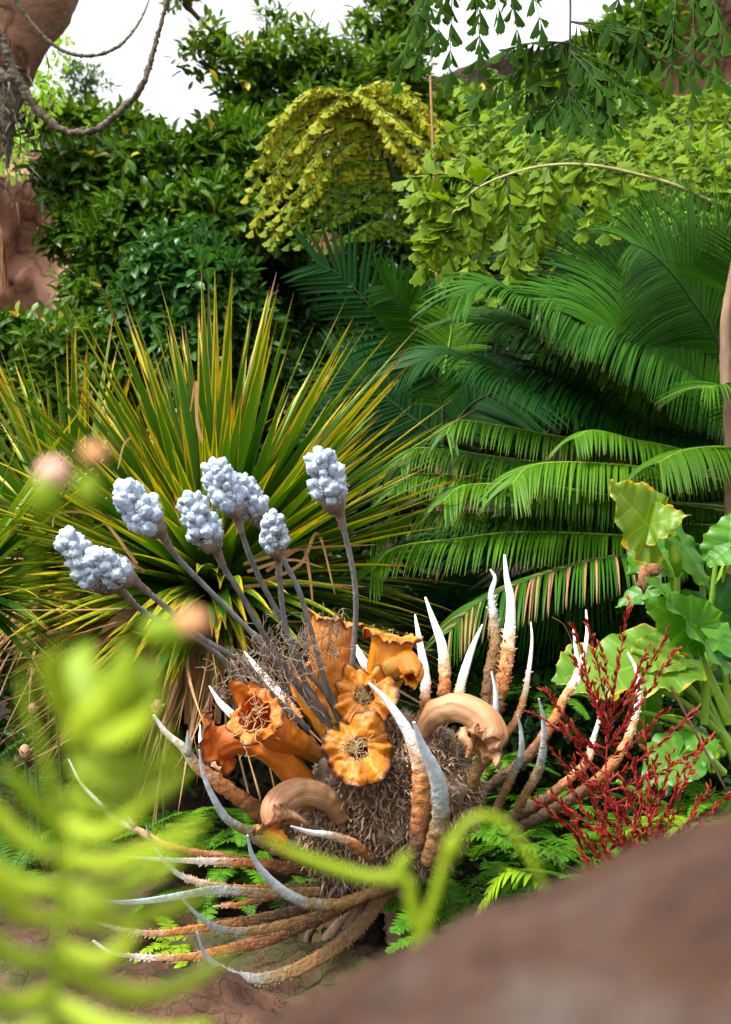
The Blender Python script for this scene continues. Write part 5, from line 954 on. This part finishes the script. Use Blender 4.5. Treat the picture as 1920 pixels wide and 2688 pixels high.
spray(rf, [(1590, 2360), (1590, 2050), (1600, 1900), (1625, 1740), (1640, 1650), (1652, 1577)], [(.45, (1430, 1810), -.05), (.5, (1400, 1870), .0), (.55, (1510, 1650), .0), (.62, (1545, 1640), -.05), (.6, (1505, 1720), .05), (.58, (1752, 1660), 0.), (.62, (1700, 1700), -.06), (.5, (1770, 1710), .05), (.45, (1740, 1870), 0.), (.4, (1826, 1860), .0), (.35, (1865, 1945), -.05), (.42, (1475, 1900), .05), (.36, (1440, 1960), -.05), (.33, (1500, 1990), .0), (.55, (1560, 1800), -.1), (.68, (1580, 1700), .05), (.5, (1680, 1800), -.05), (.3, (1720, 2010), -.05)], 4.85, 901)
spray(rf, [(1720, 2400), (1712, 2200), (1705, 2080), (1700, 1980), (1690, 1900)], [(.3, (1450, 2090), -.1), (.35, (1530, 1990), -.05), (.4, (1800, 2000), .0), (.42, (1850, 1950), .05), (.3, (1860, 2070), -.05), (.25, (1905, 2090), 0.), (.35, (1640, 2050), -.05), (.28, (1580, 2130), -.08), (.5, (1760, 1980), -.05), (.45, (1660, 1990), .05), (.2, (1820, 2150), -.1), (.2, (1620, 2200), -.05), (.5, (1720, 2000), -.06), (.15, (1880, 2180), -.1), (.38, (1560, 2060), .04)], 4.7, 902, 1.1)
spray(rf, [(1600, 2420), (1590, 2300), (1580, 2200), (1560, 2100), (1530, 2020)], [(.3, (1500, 2180), 0), (.4, (1480, 2110), -.05), (.5, (1410, 2100), .0), (.3, (1680, 2180), .05), (.4, (1650, 2110), 0), (.25, (1540, 2260), -.05), (.2, (1650, 2250), -.05), (.6, (1500, 2060), .05), (.1, (1700, 2240), 0.), (.55, (1600, 2040), 0.)], 4.75, 903, 1.1)
spray(rf, [(1660, 2450), (1650, 2340), (1655, 2250), (1670, 2160), (1690, 2090)], [(.3, (1590, 2230), 0), (.3, (1740, 2200), 0), (.45, (1780, 2130), .05), (.5, (1620, 2130), 0), (.2, (1780, 2230), .0), (.6, (1740, 2080), .0), (.2, (1550, 2290), .0)], 4.65, 904, 1.1)
mb = MB(); r = rng(905)
ribbons(mb, np.stack([P(1600 + 120 * a, 2380, 4.85) for a in r.random(16)]), np.stack([r.normal(size=16), -.3 + r.normal(size=16) * .3, r.uniform(.5, 1.4, 16)], 1), r.uniform(.2, .42, 16), .05, .7, 8, lambda q: .4 + .6 * math.sin(math.pi * min(q * 1.1, 1)) , fold=.3, seed=4, rnd=r.random(16) * .8); obj('leaves', mb, M['fern'], rf)
# dried flower buds at left
for i, (x, y, s, lab) in enumerate([(413, 1856, 1., 'brown-pink dried bud with spreading sepals behind the upper left white horn'), (66, 1972, .95, 'brown dried bud on a dark stem at the left edge'), (146, 1822, .8, 'small tan dried bud above the one at the left edge'), (85, 1860, .7, 'faint pale bud behind the blurred succulent')]):
    t = thing('dried_flower', lab, 'dried flower', G(x, 0, 5.9), 'dried buds among the ferns'); b = P(x, y, 5.9); mb = MB(); blob(mb, b, .026 * s, 3, .12, 2, i, scale=(.9, .9, 1.25)); obj('bud', mb, M['bud'] if 'bud' in M else M.setdefault('bud', m_bark('bud_skin', (.28, .12, .08), (.55, .32, .22), 18, .3)), t)
    mb = MB(); a = np.arange(7) * .9; ribbons(mb, np.tile(b - UP * .018 * s, (7, 1)), np.stack([np.cos(a), np.sin(a), .35 + 0 * a], 1), .055 * s, .022 * s, -.5, 4, rnd=.5, fold=.3); obj('sepals', mb, M['bud'], t)
    mb = MB(); tube(mb, [G(x + 10, 0, 5.9), (G(x + 10, 0, 5.9) + b) / 2 + np.array([.02, 0, 0]), b - UP * .02], [.007, .005], 6, 16); obj('stem', mb, M['stemd'], t)
# sticks on the bank
for i, (q, lab) in enumerate([([(680, 2420), (760, 2460), (850, 2500)], 'thin dead twig lying on the bank left of the root trunks'), ([(700, 2500), (790, 2470), (900, 2460)], 'thin dead twig crossing under the lowest strap'), ([(640, 2480), (700, 2500), (800, 2540)], 'thin dead twig above the lowest horn bend'), ([(1370, 2195), (1420, 2240), (1540, 2300), (1600, 2340)], 'brown-green stem slanting behind the boulder rim'), ([(1760, 1800), (1830, 1930), (1900, 2060), (1925, 2110)], 'thin dry stem slanting down across the big leaves'), ([(1450, 1620), (1480, 1640), (1500, 1680), (1510, 1720)], 'thin curled tendril at the top of the right horns')]):
    simple('dry_stick', lab, 'stick', [P(a, b, 5.45 if i < 3 else 5.2) for a, b in q], [.006, .004] if i < 5 else [.002, .001], 'bark', 24, 6)

# ---------------- blurred foreground plants (under a metre away) ----------------
YF = .74; k = .36 * YF / 1344
def fleshy(mb, q, w, Y=None, dy=0., flat=.35, z=.4, mat=0, prof=None):
    Y = Y or YF; tube(mb, [P(a, b, Y + dy * i / (len(q) - 1)) for i, (a, b) in enumerate(q)], np.array(prof or [.55, 1, 1, .9, .7, .2]) * w * .5 * k * .85, 10, 26, flat=flat, z=z, mat=mat, ref=(0, -1, .25))
fo = thing('succulent_plant', 'blurred bright yellow-green succulent with upcurved leaves in the left foreground', 'plant', P(150, 2900, YF) * [1, 1, 0])
mb = MB(); tube(mb, [P(150, 3100, YF), P(145, 2688, YF), P(165, 2400, YF), P(170, 2200, YF), P(120, 2000, YF), P(75, 1860, YF), P(60, 1780, YF)], [11 * k, 12 * k, 13 * k, 13 * k, 9 * k], 10, 50, z=.3); tube(mb, [P(180, 2300, YF + .03), P(210, 2100, YF + .05), P(200, 1950, YF + .05), P(230, 1850, YF + .05)], [14 * k, 16 * k, 20 * k], 10, 30, z=.3); obj('stem', mb, M['fore'], fo)
L_ = [([(200, 1960), (290, 2005), (380, 1990), (450, 1925)], 66), ([(190, 2010), (290, 2055), (390, 2040), (480, 1965)], 62), ([(170, 2090), (290, 2125), (410, 2090), (505, 2010)], 64), ([(170, 2250), (290, 2265), (420, 2220), (540, 2150)], 62),
      ([(170, 2330), (300, 2330), (430, 2280), (520, 2200)], 60), ([(160, 2400), (290, 2420), (420, 2395), (570, 2330)], 60), ([(160, 2350), (260, 2370), (350, 2330), (400, 2260)], 50), ([(160, 2540), (330, 2610), (470, 2590), (620, 2500)], 62), ([(150, 2480), (250, 2520), (330, 2480), (360, 2400)], 60), ([(140, 2620), (260, 2690), (420, 2720), (560, 2690)], 70),
      ([(150, 2250), (60, 2200), (0, 2140), (-60, 2060)], 60), ([(150, 2330), (70, 2330), (0, 2290), (-80, 2220)], 64), ([(150, 2420), (60, 2400), (-10, 2340), (-80, 2260)], 60), ([(140, 2520), (60, 2520), (-20, 2470), (-90, 2400)], 56), ([(140, 2600), (60, 2640), (-20, 2620), (-90, 2540)], 70), ([(140, 2680), (60, 2730), (-30, 2720), (-90, 2640)], 80),
      ([(180, 1900), (150, 1820), (130, 1760), (150, 1700)], 80), ([(220, 1880), (230, 1800), (210, 1740), (240, 1690)], 120), ([(240, 1900), (300, 1840), (330, 1760), (335, 1690)], 130), ([(250, 1920), (340, 1880), (390, 1800), (395, 1730)], 110), ([(220, 1900), (290, 1930), (370, 1900), (420, 1830)], 110), ([(180, 1950), (230, 1900), (290, 1850), (300, 1790)], 120), ([(160, 2150), (250, 2190), (340, 2150), (400, 2080)], 60), ([(170, 2200), (110, 2130), (50, 2060), (-10, 2000)], 56)]
r = rng(950)
for q, w in L_:
    mb = MB(); fleshy(mb, q, w, dy=r.uniform(-.06, .04), z=r.uniform(.1, .9)); obj('leaf', mb, M['fore'], fo)
YF = .97; k = .36 * YF / 1344
tn = thing('curled_tendril_plant', 'blurred yellow-green tendril hooking over in the middle foreground beside the boulder', 'plant', P(1110, 3000, YF) * [1, 1, 0])
mb = MB()
for q, w, p in [([(1120, 2900), (1110, 2500), (1150, 2330), (1185, 2220), (1240, 2150), (1310, 2150), (1380, 2230), (1430, 2330)], 38, [1, 1, 1, .8, .8, .75, .5]), ([(690, 2195), (800, 2250), (950, 2300), (1065, 2310), (1080, 2360), (1110, 2480)], 40, [.3, .8, 1, 1, 1, 1])]: fleshy(mb, q, w, flat=.8, z=.5, prof=p)
obj('stem', mb, M['fore'], tn)
for q, w in [([(1110, 2480), (1180, 2500), (1240, 2460), (1260, 2420)], 60), ([(1185, 2250), (1190, 2220), (1200, 2200), (1210, 2190)], 60), ([(1060, 2320), (1050, 2290), (1060, 2260), (1080, 2240)], 50), ([(1110, 2470), (1100, 2500), (1120, 2530), (1150, 2540)], 60)]:
    mb = MB(); fleshy(mb, q, w, flat=.6); obj('leaf', mb, M['fore'], tn)
M['petal'] = m_bark('pink_petal', (.62, .30, .24), (.80, .50, .42), 10, .1); M['petalb'] = m_bark('tan_petal_dry', (.45, .20, .08), (.62, .34, .16), 10, .1)
for i, (x, y, s, g, m, lab) in enumerate([(142, 1243, 42, (122, 1300), 'petal', 'blurred pink bud floating before the rosette blades at left'), (250, 1190, 34, (232, 1290), 'petalb', 'blurred orange-brown bud right of the pink one'), (505, 1635, 46, (437, 1660), 'petalb', 'blurred tan bud crossing the two lowest grey stalks')]):
    t = thing('foreground_bud', lab, 'flower bud', P(x - 40, 2900, .72) * [1, 1, 0], 'blurred buds in the foreground'); mb = MB(); kk = .36 * .72 / 1344
    blob(mb, P(x, y, .72), s * kk, 3, .25, 2, i, scale=(1, .6, .85)); obj('petals', mb, M[m], t)
    mb = MB(); blob(mb, P(*g, .72), s * 1.1 * kk, 3, .2, 2, i + 9, scale=(.9 if i < 2 else 1.3, .6, 1.2 if i < 2 else .9)); tube(mb, [P(*g, .72), P(g[0] - 60, g[1] + 400, .74), P(g[0] - 120, 2900, .74)], [4 * kk, 2.5 * kk, 3 * kk], 6, 20); obj('calyx', mb, M['fore'], t)
